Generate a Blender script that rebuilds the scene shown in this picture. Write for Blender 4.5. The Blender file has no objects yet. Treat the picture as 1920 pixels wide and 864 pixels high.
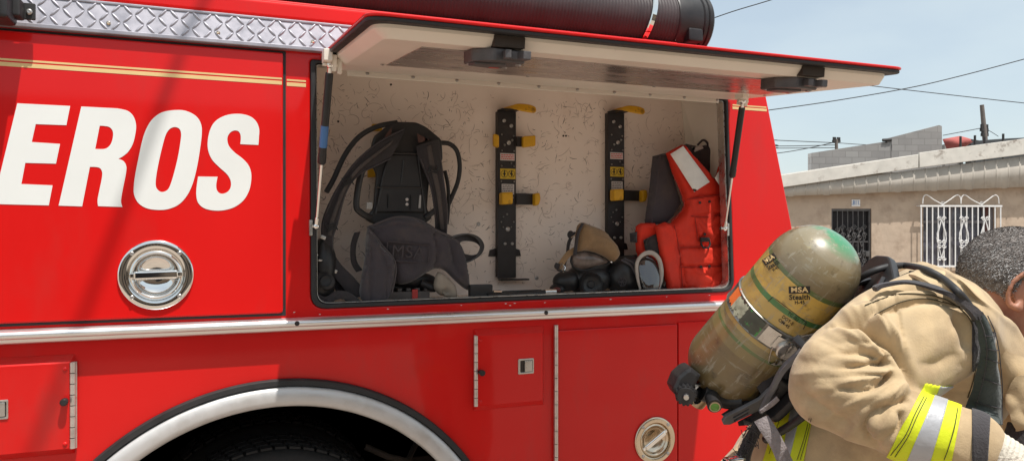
import bpy, bmesh, math, random
import numpy as np
from mathutils import Vector, Matrix, noise
from mathutils.geometry import delaunay_2d_cdt
from mathutils.bvhtree import BVHTree

random.seed(7)
scene = bpy.context.scene
COL = scene.collection
R = math.radians
PI = math.pi

# ---------------------------------------------------------------- camera, sky, sun, exposure
EYE = Vector((0, 0, 1.6))
YAW = R(68.6)
FWD = Vector((math.cos(YAW), math.sin(YAW), 0))
RIGHT = Vector((math.sin(YAW), -math.cos(YAW), 0))
UP = Vector((0, 0, 1))
FOC = 1423.0
cam_data = bpy.data.cameras.new("camera")
cam_data.sensor_width = 36.0
cam_data.lens = FOC / 1920.0 * 36.0
cam_data.clip_start = 0.05
cam_data.clip_end = 2000
cam = bpy.data.objects.new("camera", cam_data)
COL.objects.link(cam)
cam.location = EYE
cam.rotation_euler = (PI / 2, 0, YAW - PI / 2)
scene.camera = cam

SUN_K = 2.75
TOSUN = Vector((0.13 * SUN_K, -1.0, SUN_K)).normalized()
elev = math.asin(TOSUN.z)
az = math.atan2(TOSUN.x, TOSUN.y)
world = bpy.data.worlds.new("World")
scene.world = world
world.use_nodes = True
wn = world.node_tree.nodes
wl = world.node_tree.links
bg = wn["Background"]
skytex = wn.new("ShaderNodeTexSky")
skytex.sky_type = 'NISHITA'
skytex.sun_disc = False
skytex.sun_elevation = elev
skytex.sun_rotation = az
skytex.air_density = 1.0
skytex.dust_density = 2.0
skytex.ozone_density = 2.0
skytex.altitude = 0
# thin bright veil of high haze over the clear sky
wtc = wn.new("ShaderNodeTexCoord")
wmp = wn.new("ShaderNodeMapping")
wmp.inputs["Scale"].default_value = (1, 1, 2.6)
wl.new(wtc.outputs["Generated"], wmp.inputs[0])
wnz = wn.new("ShaderNodeTexNoise")
wnz.inputs["Scale"].default_value = 2.2
wnz.inputs["Detail"].default_value = 5
wl.new(wmp.outputs[0], wnz.inputs["Vector"])
wmr = wn.new("ShaderNodeMapRange")
wmr.inputs["From Min"].default_value = 0.3
wmr.inputs["From Max"].default_value = 0.7
wmr.inputs["To Min"].default_value = 0.46
wmr.inputs["To Max"].default_value = 0.84
wl.new(wnz.outputs[0], wmr.inputs["Value"])
wmx = wn.new("ShaderNodeMix")
wmx.data_type = 'RGBA'
wl.new(wmr.outputs[0], wmx.inputs["Factor"])
wl.new(skytex.outputs[0], wmx.inputs["A"])
wmx.inputs["B"].default_value = (5.6, 6.3, 6.3, 1)
wl.new(wmx.outputs["Result"], bg.inputs[0])
bg.inputs[1].default_value = 0.13

sun_d = bpy.data.lights.new("sun", 'SUN')
sun_d.energy = 5.0
sun_d.angle = R(0.53)
sun_d.color = (1.0, 0.955, 0.89)
sun = bpy.data.objects.new("sun", sun_d)
COL.objects.link(sun)
sun.rotation_euler = TOSUN.to_track_quat('Z', 'Y').to_euler()
sun.location = (0, -5, 12)

scene.view_settings.view_transform = 'Standard'
scene.view_settings.look = 'None'
scene.view_settings.gamma = 1.0
scene.view_settings.use_curve_mapping = False
scene.view_settings.exposure = 0.21
scene.render.engine = 'CYCLES'
scene.cycles.max_bounces = 8

# ---------------------------------------------------------------- helpers: views to space
def ray(u, v):
    return FWD + RIGHT * ((u - 960) / FOC) + UP * ((432 - v) / FOC)

def W(u, v, d):
    return EYE + ray(u, v) * d

def to_px(p):
    q = Vector(p) - EYE
    d = q.dot(FWD)
    return 960 + FOC * q.dot(RIGHT) / d, 432 - FOC * q.z / d, d

class Frame:
    """a plane with a horizontal x direction, an up direction and a normal pointing at the viewer"""
    def __init__(s, o, x, up, n):
        s.o, s.x, s.up, s.n = Vector(o), Vector(x).normalized(), Vector(up).normalized(), Vector(n).normalized()
    def P(s, a, b, d=0.0):
        return s.o + s.x * a + s.up * b + s.n * d
    def px(s, u, v, d=0.0):
        r = ray(u, v)
        o = s.o + s.n * d
        t = (o - EYE).dot(s.n) / r.dot(s.n)
        q = EYE + r * t - s.o
        return (q.dot(s.x), q.dot(s.up))
    def pts(s, lst, d=0.0):
        return [s.px(u, v, d) for u, v in lst]
    def at(s, u, v, d=0.0):
        a, b = s.px(u, v, d)
        return s.P(a, b, d)

TR = Frame((0, 2.5, 0), (1, 0, 0), (0, 0, 1), (0, -1, 0))

# ---------------------------------------------------------------- helpers: objects
WPOS = {}
def register(o, parent, wpos):
    WPOS[o.name] = Vector(wpos)
    o.location = Vector(wpos) - (WPOS[parent.name] if parent else Vector())
    if parent:
        o.parent = parent
        if parent.rotation_mode == 'QUATERNION':
            # the parent is turned: keep this child in the world's axes
            o.location = Vector(wpos)
            o.matrix_parent_inverse = (Matrix.Translation(WPOS[parent.name]) @ parent.rotation_quaternion.to_matrix().to_4x4()).inverted()

def thing(name, label, cat, loc, group=None):
    o = bpy.data.objects.new(name, None)
    o.empty_display_size = 0.1
    COL.objects.link(o)
    register(o, None, loc)
    o["label"] = label
    o["category"] = cat
    if group:
        o["group"] = group
    return o

def tag(o, label, cat, group=None):
    o["label"] = label
    o["category"] = cat
    if group:
        o["group"] = group
    return o

def link_mesh(name, me, mat, parent=None, angle=40, kind=None, local=None, label=None):
    """local: a matrix that places a mesh kept in its own coordinates; otherwise the mesh is in world space"""
    if mat is not None:
        if len(me.materials):
            me.materials.clear()
        for m in (mat if isinstance(mat, (list, tuple)) else [mat]):
            me.materials.append(m)
    if angle is not None:
        me.shade_smooth()
        me.set_sharp_from_angle(angle=R(angle))
    o = bpy.data.objects.new(name, me)
    COL.objects.link(o)
    if local is None:
        n = len(me.vertices)
        co = np.empty(n * 3)
        me.vertices.foreach_get("co", co)
        co = co.reshape(-1, 3)
        lo, hi = co.min(0), co.max(0)
        c = Vector(((lo[0] + hi[0]) / 2, (lo[1] + hi[1]) / 2, lo[2]))
        me.transform(Matrix.Translation(-c))
        register(o, parent, c)
    else:
        register(o, parent, local.to_translation())
        o.rotation_mode = 'QUATERNION'
        o.rotation_quaternion = local.to_quaternion()
    if kind:
        o["kind"] = kind
    if label:
        o["label"] = label
    return o

def curve_mesh(loops, half, bevel, res=1):
    cu = bpy.data.curves.new("tmp", 'CURVE')
    cu.dimensions = '2D'
    cu.fill_mode = 'BOTH'
    cu.extrude = max(half - bevel, 0.00005)
    cu.bevel_depth = bevel
    cu.bevel_resolution = res
    cu.offset = -bevel
    for lp in loops:
        sp = cu.splines.new('POLY')
        sp.points.add(len(lp) - 1)
        for i, p in enumerate(lp):
            sp.points[i].co = (p[0], p[1], 0, 1)
        sp.use_cyclic_u = True
    o = bpy.data.objects.new("tmp", cu)
    COL.objects.link(o)
    dg = bpy.context.evaluated_depsgraph_get()
    me = bpy.data.meshes.new_from_object(o.evaluated_get(dg))
    bpy.data.objects.remove(o)
    bpy.data.curves.remove(cu)
    return me

def text_mesh(txt, size, bold=0.0, shear=0.0, half=0.0, spacing=1.0):
    cu = bpy.data.curves.new("tmp", 'FONT')
    cu.body = txt
    cu.size = size
    cu.offset = bold * size
    cu.shear = shear
    cu.extrude = half
    cu.space_character = spacing
    cu.align_x = 'CENTER'
    cu.align_y = 'CENTER'
    o = bpy.data.objects.new("tmp", cu)
    COL.objects.link(o)
    dg = bpy.context.evaluated_depsgraph_get()
    me = bpy.data.meshes.new_from_object(o.evaluated_get(dg))
    bpy.data.objects.remove(o)
    bpy.data.curves.remove(cu)
    return me

_UB = {}
def unit_ball(seg):
    if seg not in _UB:
        b = bmesh.new()
        bmesh.ops.create_uvsphere(b, u_segments=seg, v_segments=max(6, seg // 2), radius=1.0)
        _UB[seg] = (np.array([tuple(v.co) for v in b.verts]), [tuple(v.index for v in f.verts) for f in b.faces])
        b.free()
    return _UB[seg]

class MB:
    """collects shapes into one mesh (world coordinates unless said otherwise)"""
    def __init__(s):
        s.bm = bmesh.new()
        s.mi = 0
        s.flat = False
        s.bv, s.bf, s.bmi, s.bn = [], [], [], 0
    def _mark(s, f0):
        if s.mi:
            s.bm.faces.ensure_lookup_table()
            for f in s.bm.faces[f0:]:
                f.material_index = s.mi
    def add_mesh(s, me, M=None, free=True):
        f0 = len(s.bm.faces)
        if M is not None:
            me.transform(M)
        s.bm.from_mesh(me)
        if free:
            bpy.data.meshes.remove(me)
        s._mark(f0)
        return s
    def plate(s, loops, d0, d1, F=TR, bevel=0.0):
        me = curve_mesh(loops, abs(d1 - d0) / 2, bevel)
        s.flat = True
        M = Matrix.Identity(4)
        for i in range(3):
            M[i][0], M[i][1], M[i][2] = F.x[i], F.up[i], F.n[i]
        M.translation = F.o + F.n * ((d0 + d1) / 2)
        return s.add_mesh(me, M)
    def box(s, c, size, rot=None, bevel=0.0, seg=2):
        s.flat = True
        b = bmesh.new()
        bmesh.ops.create_cube(b, size=1.0, matrix=Matrix.Diagonal((*size, 1)))
        if bevel:
            bmesh.ops.bevel(b, geom=b.edges[:], offset=bevel, segments=seg, profile=0.5, affect='EDGES')
        M = Matrix.Translation(Vector(c)) @ (rot.to_4x4() if rot is not None else Matrix.Identity(4))
        b.transform(M)
        me = bpy.data.meshes.new("t")
        b.to_mesh(me)
        b.free()
        return s.add_mesh(me)
    def fbox(s, F, a0, a1, b0, b1, d0, d1, bevel=0.0):
        rot = Matrix(((F.x[0], F.up[0], F.n[0]), (F.x[1], F.up[1], F.n[1]), (F.x[2], F.up[2], F.n[2])))
        return s.box(F.P((a0 + a1) / 2, (b0 + b1) / 2, (d0 + d1) / 2), (abs(a1 - a0), abs(b1 - b0), abs(d1 - d0)), rot, bevel)
    def tube(s, pts, r, n=8, closed=False, caps=True, sx=1.0):
        pts = [Vector(p) for p in pts]
        k = len(pts)
        rr = r if isinstance(r, (list, tuple)) else [r] * k
        f0 = len(s.bm.faces)
        rings = []
        prev = None
        for i in range(k):
            a = pts[(i - 1) % k] if (closed or i > 0) else pts[i]
            b = pts[(i + 1) % k] if (closed or i < k - 1) else pts[i]
            t = (b - a)
            t = t.normalized() if t.length > 1e-9 else Vector((0, 0, 1))
            if prev is None:
                ref = Vector((0, 0, 1)) if abs(t.z) < 0.9 else Vector((1, 0, 0))
                nrm = (ref - t * ref.dot(t)).normalized()
            else:
                nrm = prev - t * prev.dot(t)
                nrm = nrm.normalized() if nrm.length > 1e-6 else Vector((0, 1, 0))
            prev = nrm
            bn = t.cross(nrm)
            rings.append([s.bm.verts.new(pts[i] + (nrm * math.cos(2 * PI * j / n) * sx + bn * math.sin(2 * PI * j / n)) * rr[i]) for j in range(n)])
        m = k if closed else k - 1
        for i in range(m):
            A, B = rings[i], rings[(i + 1) % k]
            for j in range(n):
                s.bm.faces.new((A[j], A[(j + 1) % n], B[(j + 1) % n], B[j]))
        if caps and not closed:
            s.bm.faces.new(rings[0][::-1])
            s.bm.faces.new(rings[-1])
        s._mark(f0)
        return s
    def lathe(s, prof, o, axis, n=32, close=False):
        """prof: (radius, height) pairs turned about axis at o"""
        f0 = len(s.bm.faces)
        q = Vector(axis).normalized().to_track_quat('Z', 'Y').to_matrix()
        o = Vector(o)
        rings = []
        for r, h in prof:
            if r < 1e-6:
                rings.append([s.bm.verts.new(o + q @ Vector((0, 0, h)))])
            else:
                rings.append([s.bm.verts.new(o + q @ Vector((r * math.cos(2 * PI * j / n), r * math.sin(2 * PI * j / n), h))) for j in range(n)])
        seq = list(zip(rings, rings[1:]))
        if close:
            seq.append((rings[-1], rings[0]))
        for A, B in seq:
            for j in range(n):
                a = [A[j % len(A)], A[(j + 1) % n % len(A)], B[(j + 1) % n % len(B)], B[j % len(B)]]
                u = []
                for x in a:
                    if x not in u:
                        u.append(x)
                if len(u) > 2:
                    try:
                        s.bm.faces.new(u)
                    except ValueError:
                        pass
        s._mark(f0)
        return s
    def ball(s, c, r, rot=None, seg=16):
        rad = r if isinstance(r, (list, tuple)) else (r, r, r)
        uv, uf = unit_ball(seg)
        v = uv * np.array(rad)
        if rot is not None:
            v = v @ np.array(rot).T
        v = v + np.array(Vector(c))
        s.bv.append(v)
        s.bf += [tuple(k + s.bn for k in f) for f in uf]
        s.bmi += [s.mi] * len(uf)
        s.bn += len(v)
        return s
    def ribbon(s, A, B, t):
        """a strap between two edge lines, thickened along its own normal"""
        f0 = len(s.bm.faces)
        A = [Vector(p) for p in A]
        B = [Vector(p) for p in B]
        k = len(A)
        nr = []
        for i in range(k):
            tg = (A[min(i + 1, k - 1)] + B[min(i + 1, k - 1)]) - (A[max(i - 1, 0)] + B[max(i - 1, 0)])
            n_ = tg.cross(B[i] - A[i])
            nr.append(n_.normalized() if n_.length > 1e-12 else Vector((0, 0, 1)))
        rows = []
        for i in range(k):
            e = 0.15
            a, b, n_ = A[i], B[i], nr[i]
            ring = [a, a.lerp(b, e) + n_ * t / 2, a.lerp(b, .5) + n_ * t * .62, a.lerp(b, 1 - e) + n_ * t / 2, b,
                    a.lerp(b, 1 - e) - n_ * t / 2, a.lerp(b, e) - n_ * t / 2]
            rows.append([s.bm.verts.new(p) for p in ring])
        for i in range(k - 1):
            for j in range(7):
                s.bm.faces.new((rows[i][j], rows[i][(j + 1) % 7], rows[i + 1][(j + 1) % 7], rows[i + 1][j]))
        s.bm.faces.new(rows[0][::-1])
        s.bm.faces.new(rows[-1])
        s._mark(f0)
        return s
    def face(s, pts):
        f0 = len(s.bm.faces)
        s.bm.faces.new([s.bm.verts.new(p) for p in pts])
        s._mark(f0)
        return s
    def mesh(s, recalc=True):
        me = bpy.data.meshes.new("m")
        if s.bn:
            t = bpy.data.meshes.new("t")
            t.from_pydata(np.concatenate(s.bv).tolist(), [], s.bf)
            t.polygons.foreach_set("material_index", s.bmi)
            s.bm.from_mesh(t)
            bpy.data.meshes.remove(t)
        if recalc:
            bmesh.ops.recalc_face_normals(s.bm, faces=s.bm.faces[:])
        s.bm.to_mesh(me)
        s.bm.free()
        return me
    def build(s, name, mat, parent=None, **k):
        me = s.mesh()
        me.name = name
        o = link_mesh(name, me, mat, parent, **k)
        if s.flat and k.get("angle", 40) is not None:
            w = o.modifiers.new("w", 'WEIGHTED_NORMAL')
            w.keep_sharp = True
            w.weight = 80
        return o

def spline(pts, n=8, closed=False):
    """Catmull-Rom through points of any dimension"""
    P = [Vector(p) for p in pts]
    k = len(P)
    out = []
    for i in range(k if closed else k - 1):
        p0 = P[(i - 1) % k] if (closed or i > 0) else P[i]
        p1, p2 = P[i], P[(i + 1) % k]
        p3 = P[(i + 2) % k] if (closed or i + 2 < k) else p2
        for j in range(n):
            t = j / n
            out.append(0.5 * ((2 * p1) + (p2 - p0) * t + (2 * p0 - 5 * p1 + 4 * p2 - p3) * t * t + (3 * p1 - p0 - 3 * p2 + p3) * t ** 3))
    if not closed:
        out.append(P[-1])
    return out

def inside(x, y, poly):
    c = False
    j = len(poly) - 1
    for i in range(len(poly)):
        xi, yi = poly[i]
        xj, yj = poly[j]
        if (yi > y) != (yj > y) and x < (xj - xi) * (y - yi) / (yj - yi) + xi:
            c = not c
        j = i
    return c

def seg_dist(x, y, lines):
    """distance of many points to a polyline (arrays)"""
    best = np.full(len(x), 1e9)
    for (x0, y0), (x1, y1) in zip(lines, lines[1:]):
        dx, dy = x1 - x0, y1 - y0
        L = dx * dx + dy * dy + 1e-12
        t = np.clip(((x - x0) * dx + (y - y0) * dy) / L, 0, 1)
        best = np.minimum(best, np.hypot(x - x0 - t * dx, y - y0 - t * dy))
    return best

def pillow(mb, poly, d, T, back, F=TR, step=0.012, rim=0.03, wr=0.0, wf=14.0, seed=0, tilt=None, ridges=()):
    """a padded shape with the outline poly (frame coordinates); T the front swell, back the rear thickness.
    ridges: (polyline, amplitude, width) raised or sunk lines; tilt(a,b) adds to the depth."""
    pl = []
    k = len(poly)
    for i in range(k):
        a, b = Vector(poly[i][:2]), Vector(poly[(i + 1) % k][:2])
        n = max(1, int((b - a).length / step))
        for j in range(n):
            pl.append(tuple(a.lerp(b, j / n)))
    nb = len(pl)
    xs = [p[0] for p in pl]
    ys = [p[1] for p in pl]
    P = np.array(pl)
    inn = []
    rnd = random.Random(seed + 5)
    y = min(ys)
    while y < max(ys):
        x = min(xs)
        while x < max(xs):
            q = (x + rnd.uniform(-.25, .25) * step, y + rnd.uniform(-.25, .25) * step)
            if inside(q[0], q[1], pl) and np.hypot(P[:, 0] - q[0], P[:, 1] - q[1]).min() > step * .55:
                inn.append(q)
            x += step
        y += step
    vs = [Vector(p) for p in pl + inn]
    ov, oe, of, a_, b_, c_ = delaunay_2d_cdt(vs, [], [list(range(nb))], 1, 1e-7)
    V = np.array([tuple(v) for v in ov])
    D = seg_dist(V[:, 0], V[:, 1], pl + [pl[0]])
    e = np.clip(D / rim, 0, 1)
    prof = np.sqrt(np.clip(1 - (1 - e) ** 2, 0, 1))
    add = np.zeros(len(V))
    for line, amp, w in ridges:
        add += amp * np.exp(-(seg_dist(V[:, 0], V[:, 1], line) / w) ** 2) * prof
    f0 = len(mb.bm.faces)
    fr, bk = [], []
    for i, (x, y) in enumerate(V):
        w = 0.0
        if wr:
            w = wr * prof[i] * (.9 * (.55 - 2.2 * abs(noise.noise(Vector((x * wf * .8, y * wf * .55, seed * 2.1 + 30))))) + .7 * noise.noise(Vector((x * wf, y * wf * .6, seed * 3.7))) + .5 * noise.noise(Vector((x * wf * 2.3, y * wf * 2.1, seed * 1.3 + 9))))
        tl = tilt(x, y) if tilt else 0
        fv = mb.bm.verts.new(F.P(x, y, d + tl + T * prof[i] + w + add[i]))
        fr.append(fv)
        bk.append(fv if D[i] < 1e-6 else mb.bm.verts.new(F.P(x, y, d + tl - back * prof[i])))
    for f in of:
        try:
            mb.bm.faces.new([fr[i] for i in f])
            mb.bm.faces.new([bk[i] for i in reversed(f)])
        except ValueError:
            pass
    mb._mark(f0)
    return mb

def voxel(me, size, smooth=0, fac=0.5):
    o = bpy.data.objects.new("tmp", me)
    COL.objects.link(o)
    m = o.modifiers.new("r", 'REMESH')
    m.mode = 'VOXEL'
    m.voxel_size = size
    if smooth:
        s = o.modifiers.new("s", 'SMOOTH')
        s.iterations = smooth
        s.factor = fac
    dg = bpy.context.evaluated_depsgraph_get()
    out = bpy.data.meshes.new_from_object(o.evaluated_get(dg))
    bpy.data.objects.remove(o)
    bpy.data.meshes.remove(me)
    return out

def chain(mb, pts, step=0.3, seg=14):
    """overlapping balls along joints: (point, radius)"""
    for (p, r), (q, s) in zip(pts, pts[1:]):
        p, q = Vector(p), Vector(q)
        n = max(1, int((q - p).length / (min(r, s) * step)))
        for i in range(n + 1):
            t = i / n
            mb.ball(p.lerp(q, t), r + (s - r) * t, seg=seg)

def bvh_of(o, wpos=None):
    M = Matrix.Translation(WPOS[o.name])
    if o.rotation_mode == 'QUATERNION':
        M = M @ o.rotation_quaternion.to_matrix().to_4x4()
    me = o.data
    return BVHTree.FromPolygons([M @ v.co for v in me.vertices], [tuple(p.vertices) for p in me.polygons])

# ---------------------------------------------------------------- helpers: materials
def mat(name, base, rough=0.5, metal=0.0, coat=0.0, var=0.12, scale=12.0, bump=0.0, bscale=60.0, spec=0.5,
        rvar=0.15, second=None, sfac=(0.5, 0.7), sscale=6.0, detail=6.0, sheen=0.0, trans=0.0, ior=1.45, aniso=None):
    m = bpy.data.materials.new(name)
    m.use_nodes = True
    nt = m.node_tree
    n, l = nt.nodes, nt.links
    b = n["Principled BSDF"]
    tc = n.new("ShaderNodeTexCoord")
    mp = n.new("ShaderNodeMapping")
    l.new(tc.outputs["Object"], mp.inputs["Vector"])
    if aniso:
        mp.inputs["Scale"].default_value = aniso
    nz = n.new("ShaderNodeTexNoise")
    nz.inputs["Scale"].default_value = scale
    nz.inputs["Detail"].default_value = detail
    l.new(mp.outputs[0], nz.inputs["Vector"])
    mr = n.new("ShaderNodeMapRange")
    mr.inputs["From Min"].default_value = 0.25
    mr.inputs["From Max"].default_value = 0.75
    mr.inputs["To Min"].default_value = 1 - var
    mr.inputs["To Max"].default_value = 1 + var
    l.new(nz.outputs[0], mr.inputs["Value"])
    vm = n.new("ShaderNodeVectorMath")
    vm.operation = 'SCALE'
    vm.inputs[0].default_value = base
    l.new(mr.outputs[0], vm.inputs["Scale"])
    col = vm.outputs[0]
    if second is not None:
        n2 = n.new("ShaderNodeTexNoise")
        n2.inputs["Scale"].default_value = sscale
        n2.inputs["Detail"].default_value = 8
        n2.inputs["Roughness"].default_value = 0.65
        l.new(mp.outputs[0], n2.inputs["Vector"])
        m2 = n.new("ShaderNodeMapRange")
        m2.inputs["From Min"].default_value = sfac[0]
        m2.inputs["From Max"].default_value = sfac[1]
        l.new(n2.outputs[0], m2.inputs["Value"])
        mx = n.new("ShaderNodeMix")
        mx.data_type = 'RGBA'
        l.new(m2.outputs[0], mx.inputs["Factor"])
        l.new(col, mx.inputs["A"])
        mx.inputs["B"].default_value = (*second, 1)
        col = mx.outputs["Result"]
    l.new(col, b.inputs["Base Color"])
    r2 = n.new("ShaderNodeMapRange")
    r2.inputs["From Min"].default_value = 0.3
    r2.inputs["From Max"].default_value = 0.7
    r2.inputs["To Min"].default_value = max(0.02, rough * (1 - rvar))
    r2.inputs["To Max"].default_value = min(1, rough * (1 + rvar))
    l.new(nz.outputs[0], r2.inputs["Value"])
    l.new(r2.outputs[0], b.inputs["Roughness"])
    b.inputs["Metallic"].default_value = metal
    b.inputs["Specular IOR Level"].default_value = spec
    b.inputs["Coat Weight"].default_value = coat
    b.inputs["Coat Roughness"].default_value = 0.06
    b.inputs["Sheen Weight"].default_value = sheen
    b.inputs["Transmission Weight"].default_value = trans
    b.inputs["IOR"].default_value = ior
    if bump:
        bz = n.new("ShaderNodeTexNoise")
        bz.inputs["Scale"].default_value = bscale
        bz.inputs["Detail"].default_value = 4
        l.new(mp.outputs[0], bz.inputs["Vector"])
        bp = n.new("ShaderNodeBump")
        bp.inputs["Strength"].default_value = bump
        bp.inputs["Distance"].default_value = 0.01
        l.new(bz.outputs[0], bp.inputs["Height"])
        l.new(bp.outputs[0], b.inputs["Normal"])
    m["col"] = 1
    return m

def nodes_of(m):
    return m.node_tree.nodes, m.node_tree.links, m.node_tree.nodes["Principled BSDF"]

M = {}
M['red'] = mat("red_paint", (0.62, 0.0065, 0.0060), 0.38, coat=0.42, var=0.06, scale=2.2, bump=0.02, bscale=5, spec=0.18, second=(0.56, 0.014, 0.012), sfac=(.52, .75), sscale=7, aniso=(1, 1, .35))
M['red2'] = mat("red_paint_worn", (0.59, 0.0065, 0.0060), 0.40, coat=0.45, var=0.09, scale=3, bump=0.025, bscale=6, spec=0.18, second=(0.50, 0.020, 0.017), sfac=(.52, .72), sscale=6, aniso=(1, 1, .4))
M['white_vinyl'] = mat("white_vinyl", (0.74, 0.75, 0.73), 0.45, var=0.03, scale=5)
M['gold_vinyl'] = mat("gold_vinyl", (0.72, 0.52, 0.24), 0.45, var=0.06)
M['alu'] = mat("brushed_aluminium", (0.78, 0.78, 0.78), 0.38, metal=0.85, var=0.08, scale=30, bump=0.03, bscale=120, aniso=(0.15, 1, 1), rvar=.3)
M['tread'] = mat("tread_aluminium", (0.36, 0.35, 0.39), 0.46, metal=0.45, var=0.12, scale=18, bump=0.03, bscale=60, rvar=.3)
M['flare'] = mat("matte_flare", (0.56, 0.55, 0.545), 0.50, metal=0.45, var=0.10, scale=14, bump=0.02, bscale=40, rvar=.35, second=(0.47, 0.45, 0.43), sfac=(.50,.75), sscale=12)
M['chrome'] = mat("chrome", (0.82, 0.81, 0.79), 0.07, metal=1.0, var=0.04, scale=20, rvar=.5)
M['steel'] = mat("steel", (0.55, 0.53, 0.50), 0.32, metal=0.9, var=0.15, scale=40, rvar=.4)
M['rubber'] = mat("black_rubber", (0.022, 0.021, 0.022), 0.6, var=0.25, scale=20, bump=0.05)
M['black'] = mat("black_plastic", (0.020, 0.019, 0.020), 0.42, var=0.3, scale=15, bump=0.04, bscale=90)
M['darkmetal'] = mat("black_bracket_paint", (0.026, 0.022, 0.022), 0.45, var=0.25, scale=25, second=(0.06, 0.045, 0.04), sfac=(.58, .75))
M['dark'] = mat("dark_cavity", (0.045, 0.034, 0.027), 0.9, var=0.4, scale=8)
M['tyre'] = mat("tyre_rubber", (0.024, 0.022, 0.021), 0.85, var=0.3, scale=30, bump=0.2, bscale=70)
M['cream'] = mat("cream_enamel", (0.76, 0.70, 0.615), 0.42, var=0.05, scale=6, second=(0.50, 0.42, 0.34), sfac=(.68, .85), sscale=22)
M['screw'] = mat("screw_steel", (0.45, 0.43, 0.41), 0.35, metal=0.8)
M['yellow'] = mat("worn_yellow_rubber", (0.68, 0.36, 0.012), 0.5, var=0.12, scale=25, second=(0.20, 0.09, 0.02), sfac=(.57, .70), sscale=30)
M['nylon'] = mat("black_nylon", (0.028, 0.0235, 0.026), 0.85, var=0.35, scale=40, bump=0.25, bscale=250, sheen=0.25, second=(.06, .05, .048), sfac=(.55, .8), sscale=14)
M['padding'] = mat("charcoal_padding", (0.048, 0.040, 0.047), 0.9, var=0.28, scale=14, bump=0.2, bscale=220, sheen=0.25, second=(0.085, 0.066, 0.060), sfac=(.50, .75), sscale=10)
M['vest'] = mat("orange_red_nylon", (0.66, 0.030, 0.010), 0.70, var=0.16, scale=14, bump=0.2, bscale=70, second=(.50, .022, .010), sfac=(.50, .75), sscale=9)
M['vestseam'] = mat("dark_red_seam", (.34, .018, .010), .8)
M['vestlight'] = mat("reflective_tape", (0.72, 0.71, 0.68), 0.5, var=0.08, scale=30, bump=0.08, bscale=60)
M['hood'] = mat("tan_hood_cloth", (0.25, 0.155, 0.078), 0.9, var=0.2, scale=16, bump=0.25, bscale=160, sheen=0.2)
M['webbing'] = mat("grey_webbing", (0.22, 0.19, 0.19), 0.85, var=0.25, scale=80, bump=0.4, bscale=300)
M['visor'] = mat("dark_visor", (0.030, 0.022, 0.022), 0.05, var=0.3, scale=8, spec=1.0, coat=1.0)
M['clear'] = mat("smoky_lens", (0.35, 0.30, 0.27), 0.12, var=0.1, scale=10, trans=0.75, spec=0.6)
M['rim'] = mat("grey_lens_rim", (0.40, 0.35, 0.31), 0.6, var=0.2, scale=25)
M['putty'] = mat("beige_rubber", (0.30, 0.25, 0.20), 0.7, var=0.15, scale=20)
M['label_w'] = mat("label_white", (0.62, 0.57, 0.55), 0.5, var=0.08, scale=40)
M['label_red'] = mat("label_red", (0.60, 0.06, 0.05), 0.5)
M['label_y'] = mat("label_yellow", (0.62, 0.42, 0.03), 0.5, var=0.1, scale=40)
M['ink'] = mat("black_ink", (0.025, 0.022, 0.018), 0.6)
M['blue'] = mat("label_blue", (0.06, 0.17, 0.40), 0.5)
M['amber'] = mat("scratched_lamp_lens", (0.55, 0.40, 0.24), 0.35, var=0.15, scale=25)
M['hose'] = mat("ribbed_black_rubber", (0.045, 0.036, 0.038), 0.62, var=0.25, scale=10, bump=0.08, bscale=40)
# ================================================================= setting: ground, street
gm = mat("sunlit_concrete", (0.30, 0.245, 0.195), 0.9, var=0.15, scale=1.2, bump=0.2, bscale=30, second=(0.23, 0.19, 0.155), sfac=(.5, .7), sscale=.7)
am = mat("asphalt", (0.17, 0.155, 0.145), 0.9, var=0.2, scale=2, bump=0.3, bscale=90)
mb = MB()
mb.face([(-400, -400, -0.12), (400, -400, -0.12), (400, 400, -0.12), (-400, 400, -0.12)])
mb.build("ground", gm, kind="structure", angle=None)
mb = MB()
mb.box((0, 4, -0.062), (160, 24, 0.116))
mb.build("road", gm, kind="structure", angle=None)

# ================================================================= fire truck
truck = thing("fire_truck", "red fire truck with white block lettering and an open equipment compartment", "fire truck", (0.5, 3.5, 0))

def rounded(poly, r, n=5):
    out = []
    k = len(poly)
    for i in range(k):
        p, a, b = Vector(poly[i]), Vector(poly[i - 1]), Vector(poly[(i + 1) % k])
        rr = r[i] if isinstance(r, (list, tuple)) else r
        if rr <= 0:
            out.append(tuple(p))
            continue
        u, w = (a - p).normalized(), (b - p).normalized()
        rr = min(rr, (a - p).length * .45, (b - p).length * .45)
        s, e = p + u * rr, p + w * rr
        for j in range(n + 1):
            t = j / n
            out.append(tuple(s * (1 - t) ** 2 + p * 2 * t * (1 - t) + e * t * t))
    return out

OPEN = TR.pts([(582, 112), (1364, 184), (1376, 546), (583, 579)])
OPEN_R = rounded(OPEN, [.012, .012, .05, .05])
# --- body side: one sheet with its two openings, returning round the rear corner
up_poly = [(-3.2, 1.305), (2.245, 1.305), (2.232, 1.583), (2.092, 2.147), (2.060, 2.262), (-3.2, 2.262)]
mb = MB()
mb.plate([rounded(up_poly, [0, 0, .05, .05, .06, 0]), OPEN_R], -0.03, 0.0, bevel=0.006)
def shrink(poly, k):
    n = len(poly)
    c = sum((Vector(p) for p in poly), Vector((0, 0))) / n
    return [(p[0] - math.copysign(k, p[0] - c.x), p[1] - math.copysign(k, p[1] - c.y)) for p in poly]
mb.plate([up_poly, [(-3.18, 1.32), (2.20, 1.32), (2.19, 1.58), (2.05, 2.14), (2.02, 2.24), (-3.18, 2.24)]], -2.3, -0.031)
mb.plate([[(-3.18, 1.32), (2.2, 1.32), (2.19, 1.58), (2.05, 2.14), (2.02, 2.24), (-3.18, 2.24)]], -2.30, -0.42)
mb.build("body_side", M['red'], truck)

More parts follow.
